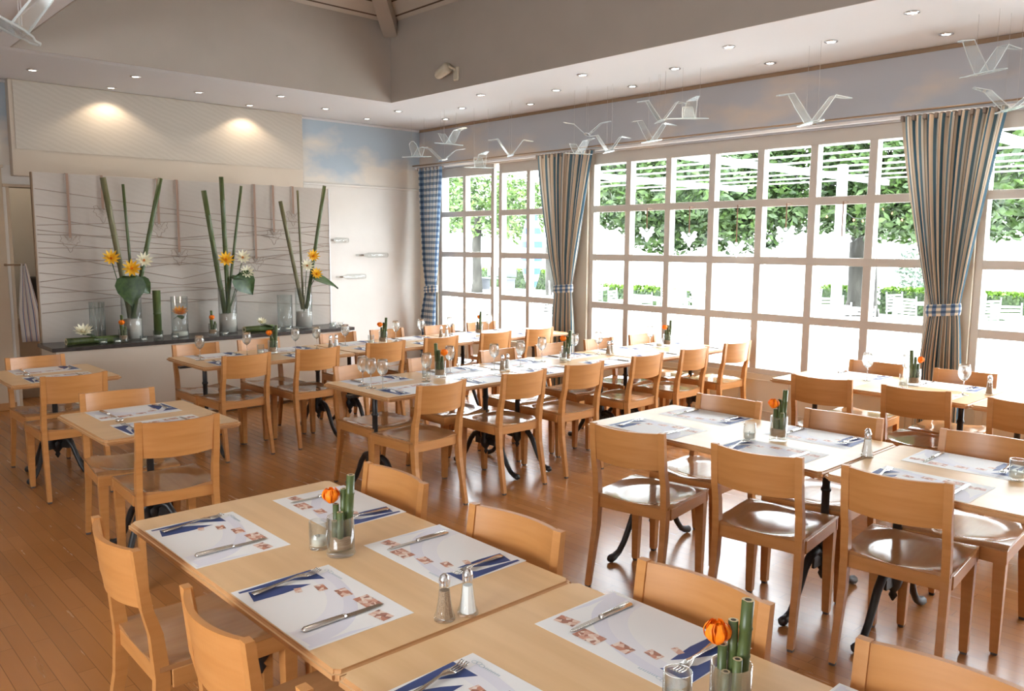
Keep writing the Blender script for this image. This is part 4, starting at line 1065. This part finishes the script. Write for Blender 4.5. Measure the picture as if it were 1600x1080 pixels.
for pr, x, y, z, rz, sc_, lab in birds:
    o = pr.place((x, y, z), rz, 'clear glass '+lab, 'glass bird', 'glass gulls hanging under the ceiling')
    o.scale = (sc_,)*3
    d = Vector((-math.sin(rz), math.cos(rz), 0))
    for k2 in (.07, -.09):
        p = d*k2*sc_
        t_ = MB(); t_.tube([(p.x/sc_, p.y/sc_, 0), (p.x/sc_, p.y/sc_, (ZC-z)/sc_)], .0011/sc_, 4)
        th_ = t_.build('hanging_thread', 'thread', o); th_.rotation_euler = (0, 0, -rz)
o = BB.place((-3.16, .70, 2.34), 1.0, 'clear glass gull close to us in the upper corner over the small tables', 'glass bird', 'glass gulls hanging under the ceiling')
o.scale = (1.15,)*3
t_ = MB(); t_.tube([(0, .05, 0), (0, .05, (ZC-2.34)/1.15)], .001, 4); t_.build('hanging_thread', 'thread', o)

# hanging white angels before the big window
for i, (x, z) in enumerate([(-5.30, 1.79), (-4.78, 1.74), (-4.25, 1.65), (-3.755, 1.78), (-3.24, 1.70)]):
    r = empty('window_angel', (x, 6.80, z)); tag(r, 'white glass angel on a ribbon in the big window, %s from the middle curtain' % ORD[i], 'hanging ornament', 'white angels in the big window')
    a = angel_mb('solid').build('angel', 'ornglass', r); a.rotation_euler = (0, 0, PI/2+.3)
    MB().box(-.006, .006, -.001, .001, .035, 2.03-z).build('ribbon', 'ribbon', r)
    MB().box(-.006, .006, .0, .085, 2.03-z, 2.035-z).build('ribbon_loop', 'ribbon', r)

# small spotlight on the edge of the ceiling well
r = empty('wall_spotlight', (-6.48, WY1-.001, 3.25)); tag(r, 'beige swivel spotlight on the wall above the ceiling edge', 'spotlight')
MB().box(-.04, .04, -.03, 0, -.0, .13, .01).build('bracket', 'cam', r)
MB().sm_().lathe([(.0005, 0), (.05, .0), (.055, .03), (.045, .16), (.028, .19), (.0005, .195)], 18, mtx=Matrix.Translation((-.02, -.10, .12)) @ Matrix.Rotation(-1.9, 4, 'Y')).build('lamp_head', 'cam', r)
MB().tube([(0, -.015, .10), (-.02, -.10, .13)], .012, 8).build('arm', 'cam', r)

# ------------------------------------------------------------------ outside
g = MB().box(-60, 25, 7.08, 60, -.12, -.02); struct('ground_terrace', g, 'paving')
rnd = random.Random(5)
def leaf_cloud(mb, c, rad, n, size, flat=.7):
    for _ in range(n):
        while True:
            p = Vector((rnd.uniform(-1, 1), rnd.uniform(-1, 1), rnd.uniform(-1, 1)))
            if .35 < p.length < 1: break
        p = Vector((p.x*rad[0], p.y*rad[1], p.z*rad[2]))+Vector(c)
        a = Vector((rnd.uniform(-1, 1), rnd.uniform(-1, 1), rnd.uniform(-flat, flat))).normalized()
        b_ = a.cross(Vector((rnd.uniform(-1, 1), rnd.uniform(-1, 1), rnd.uniform(-1, 1)))).normalized()
        s = size*rnd.uniform(.6, 1.3)
        q = [p-a*s, p-b_*s*.45, p+a*s, p+b_*s*.45]
        mb.add([tuple(v) for v in q], [(0, 1, 2, 3)])
def tree(x, y, r0, h, blobs, n, lab, size=.11, m_='foliage', branches=()):
    r = empty('chestnut_tree', (x, y, -.02)); tag(r, lab, 'tree', 'trees beyond the terrace')
    t_ = MB().sm_(); t_.tube([(0, 0, 0), (.02, 0, .4), (-.03, 0, h*.6), (.05, .05, h)], [r0*1.25, r0, r0*.92, r0*.8], 14)
    for bp_ in branches: t_.tube(bp_, [r0*.55, r0*.35, r0*.2], 8)
    t_.build('trunk', 'bark', r)
    f = MB()
    for c_, rad in blobs: leaf_cloud(f, c_, rad, int(n*2.2), size)
    f.build('crown', m_, r)
tree(-8.95, 20.0, .34, 3.2, [((dx, dy, z), (1.5, 1.2, 1.0)) for dx, dy, z in ((-6.6, -2, 3.9), (-5.6, -2.8, 3.1), (-4.3, -2.5, 2.9), (-3.0, -2.0, 2.9), (-1.7, -2.8, 3.0), (-.4, -1.8, 2.95), (.9, -1.2, 2.8), (2.2, -2, 2.7), (3.4, -1.5, 2.8), (-2.2, -2.2, 3.7), (1.4, -2, 3.7),
     (-5.2, -2, 4.3), (-3.4, -2, 4.5), (-1.4, -2, 4.6), (.6, -2, 4.7), (2.6, -2, 4.6), (-3.6, -3, 2.45), (-1.6, -3, 2.5))], 1700,
     'big chestnut tree with a thick trunk behind the widest window', size=.10, branches=[[(0, 0, 2.4), (-1.2, -.4, 3.4), (-2.6, -.8, 3.9)], [(0, 0, 2.5), (1.0, -.3, 3.3), (2.3, -.6, 3.9)], [(0, 0, 2.1), (.8, -.6, 2.7), (1.8, -1.3, 3.6)]])
tree(-14.2, 14.5, .15, 2.6, [((2.1, 0, 3.3), (1.5, 1.3, .95)), ((3.7, .3, 3.1), (1.2, 1, .9)), ((.9, 0, 3.7), (1.1, 1, .9)), ((2.7, 0, 4.3), (1.7, 1.2, .8))], 700, 'green tree behind the start of the big window')
tree(-22.3, 19.0, .17, 2.8, [((0, 0, 3.2), (1.7, 1.5, 1.3)), ((1.8, .3, 2.9), (1.2, 1, 1.2)), ((-1.4, .2, 3.3), (1.2, 1, 1.2))], 900, 'leafy round tree behind the far window group', m_='foliagelight')
tree(-4.6, 14.2, .13, 2.4, [((.7, 0, 2.9), (1.1, .9, 1.0)), ((1.6, .2, 2.5), (1.0, .8, .7)), ((.6, 0, 3.6), (1.3, .9, .7))], 700, 'tree behind the window at the picture edge')
def hedge(x0, x1, y0, y1, h, lab):
    r = empty('hedge', ((x0+x1)/2, (y0+y1)/2, -.02)); tag(r, lab, 'hedge', 'clipped hedges round the terrace')
    hx_, hy_ = (x1-x0)/2, (y1-y0)/2
    b = MB().box(-hx_+.06, hx_-.06, -hy_+.06, hy_-.06, 0, h-.06)
    nl = int((x1-x0)*h*380)
    for _ in range(nl):
        p = Vector((rnd.uniform(-hx_, hx_), rnd.choice((-hy_, hy_, -hy_))+rnd.uniform(-.03, .05), rnd.uniform(.02, h-.03)))
        a = Vector((rnd.uniform(-1, 1), rnd.uniform(-.4, .4), rnd.uniform(-1, 1))).normalized()*.05; c_ = a.cross(Vector((0, 1, .3))).normalized()*.03
        b.add([tuple(p-a), tuple(p-c_), tuple(p+a), tuple(p+c_)], [(0, 1, 2, 3)])
    b.build('dark_sides', 'hedge', r)
    t_ = MB()
    for _ in range(int((x1-x0)*260)):
        p = Vector((rnd.uniform(-hx_, hx_), rnd.uniform(-hy_, hy_), h+rnd.uniform(-.10, .05)))
        a = Vector((rnd.uniform(-1, 1), rnd.uniform(-1, 1), rnd.uniform(-.5, .8))).normalized()*.06; c_ = a.cross(Vector((.3, 1, .3))).normalized()*.035
        t_.add([tuple(p-a), tuple(p-c_), tuple(p+a), tuple(p+c_)], [(0, 1, 2, 3)])
    t_.build('young_tips', 'hedgetop', r)
hedge(-10.6, -9.5, 21, 21.8, .62, 'short clipped hedge left of the thick tree trunk')
hedge(-9.0, -4.2, 21, 21.8, .62, 'clipped hedge with bright tips past the thick trunk')
hedge(-15.6, -12.6, 17.5, 18.2, .55, 'clipped hedge seen low through the big window start')
hedge(-26, -20.5, 22, 22.8, .7, 'low hedge seen through the far window group')
r = empty('round_bush', (-8.9, 24.5, -.02)); tag(r, 'round silvery green bush behind the clipped hedge', 'bush')
b = MB(); leaf_cloud(b, (0, 0, 1.1), (1.1, .9, 1.1), 1500, .09); b.build('leaves', 'bushleaf', r)

def house(x, y, w_, d_, h_, lab, wins):
    r = empty('house', (x, y, -.02)); tag(r, lab, 'building', 'pale houses beyond the terrace')
    MB().box(-w_/2, w_/2, 0, d_, 0, h_).build('wall', 'outwall', r)
    MB().box(-w_/2-.3, w_/2+.3, -.3, d_+.3, h_, h_+.25).build('roof', 'outwhite', r)
    for wx, wz, ww_, wh in wins:
        f = MB().box(wx-ww_/2-.06, wx+ww_/2+.06, -.03, 0, wz-.06, wz+wh+.06).build('window', 'outwhite', r)
        MB().box(wx-ww_/2, wx+ww_/2, -.045, -.03, wz, wz+wh).build('shutter', 'outgrey', f)
house(-19.5, 27, 14, 6, 6.5, 'pale rendered house far behind the big window', [(-5, 1.6, .9, .5), (-2, 1.7, .8, .5), (1, 1.8, .7, .4), (4.2, 2.4, .35, .3), (4.2, 1.2, .35, .3)])
house(-38, 31, 12, 6, 7, 'pale rendered house far behind the corner windows', [(-3, 1.4, 1.6, .6), (2, 1.4, 1.6, .6)])
r = empty('park_bench', (-23.0, 20.6, -.02)); tag(r, 'grey slatted bench far out behind the corner windows', 'bench')
MB().box(-.8, .8, -.2, .2, .42, .46).build('seat', 'outgrey', r); MB().box(-.8, .8, .2, .24, .5, .85).build('backrest', 'outgrey', r)
for s in (-.7, .7): MB().box(s-.04, s+.04, -.2, .22, 0, .42).build('leg', 'outgrey', r)

# pergola with slats close outside the glass
r = empty('pergola', (-4.5, 9, 0)); tag(r, 'white pergola with thin slats just outside the windows', 'pergola')
for i in range(7):
    MB().box(-4.5, 5.5, -1.45+i*.68, -1.40+i*.68, 2.60, 2.615).build('slat', 'outwhite', r)
for x in (-3.6, -1.1, 1.9): 
    MB().add([(x-.03, -1.9, 2.62), (x+.03, -1.9, 2.62), (x+.03, 4.2, 2.62), (x-.03, 4.2, 2.62), (x-.03, -1.9, 2.70), (x+.03, -1.9, 2.70), (x+.03, 4.2, 2.70), (x-.03, 4.2, 2.70)],
        [(3, 2, 1, 0), (4, 5, 6, 7), (0, 1, 5, 4), (1, 2, 6, 5), (2, 3, 7, 6), (3, 0, 4, 7)]).build('beam', 'outwhite', r)
for x in (-4.1, -.10, 4.6): MB().box(x-.045, x+.045, .55, .64, -.02, 2.62).build('post', 'outwhite', r)

# terrace furniture, bleached by the light
def out_table():
    r = empty('terrace_table')
    MB().box(-.4, .4, -.4, .4, .70, .73, .006).build('tabletop', 'outwhite', r)
    MB().tube([(0, 0, 0), (0, 0, .70)], .03, 10).build('column', 'outwhite', r)
    MB().sm_().lathe([(.0005, 0), (.22, 0), (.22, .02), (.0005, .03)], 16).build('base', 'outwhite', r)
    return r
def out_chair():
    r = empty('terrace_chair')
    MB().box(-.22, .22, -.22, .22, .43, .46, .006).build('seat', 'outwhite', r)
    b = MB()
    for k_ in range(6): b.box(-.20, .20, -.235, -.22, .53+k_*.055, .56+k_*.055)
    b.build('backrest', 'outwhite', r)
    for sx in (-1, 1):
        MB().tube([(sx*.21, -.20, 0), (sx*.21, -.20, .45), (sx*.21, -.235, .88)], .012, 8).build('leg', 'outgrey2', r)
        MB().tube([(sx*.21, .20, 0), (sx*.21, .20, .44)], .012, 8).build('leg', 'outgrey2', r)
    return r
M['outgrey2'] = plain('light_grey_metal', (.15, .16, .17), .4)
OT, OC = Proto(out_table()), Proto(out_chair())
tp = [(-10.6, 9.6), (-9.2, 12.2), (-7.3, 10.6), (-6.0, 12.4), (-4.5, 10.4), (-3.3, 12.8), (-12.4, 13.9), (-8.3, 14.6), (-15.5, 11.6), (-2.6, 10.2), (-10.6, 15.6), (-5.3, 14.9)]
for i, (x, y) in enumerate(tp):
    lab = 'white terrace table outside, %s counting from %s' % (ORD[i % 6], 'the window wall' if i < 6 else 'the hedge')
    OT.place((x, y, -.02), .1*i, lab, 'terrace table', 'white terrace tables')
    for k_ in range(4):
        a = .1*i+k_*PI/2+.2; OC.place((x+.68*math.cos(a), y+.68*math.sin(a), -.02), a+PI/2, 'slatted white terrace chair, %s side of the %s' % (['sunny', 'shady', 'hedge', 'house'][k_], lab.replace('white terrace table outside, ', 'terrace table ')), 'terrace chair', 'white terrace chairs')
# striped parasol, closed, beside the first curtain
r = empty('striped_parasol', (-11.2, 10.9, -.02)); tag(r, 'half folded blue and white striped parasol behind the far window', 'parasol')
MB().tube([(0, 0, 0), (0, 0, 2.35)], .025, 8).build('pole', 'outwhite', r)
for k_ in range(12):
    z0 = .75+k_*.125; pr_ = lambda z: .04+.17*math.sin(min(1, (z-.75)/1.5)*PI*.92)
    MB().sm_().lathe([(pr_(z0), z0), (pr_(z0+.0625), z0+.0625), (pr_(z0+.125), z0+.125)], 14).build('cloth_band', 'blueflag' if k_ % 2 else 'whiteflag', r)
# string of small warm lamps in the tree
r = empty('fairy_lights', (-7.0, 17.5, 2.35)); tag(r, 'string of small warm lamps hanging in the chestnut crown', 'fairy lights')
MB().tube([(-1.6+.2*i, -.2, .12*math.sin(i*1.3)) for i in range(13)], .006, 5).build('cable', 'black', r)
bb = MB().sm_()
for i in range(13): bb.lathe([(.0005, -.03), (.022, 0), (.0005, .03)], 8, mtx=Matrix.Translation((-1.6+.2*i, -.2, .12*math.sin(i*1.3)-.04)))
bb.build('bulbs', 'bulb', r)
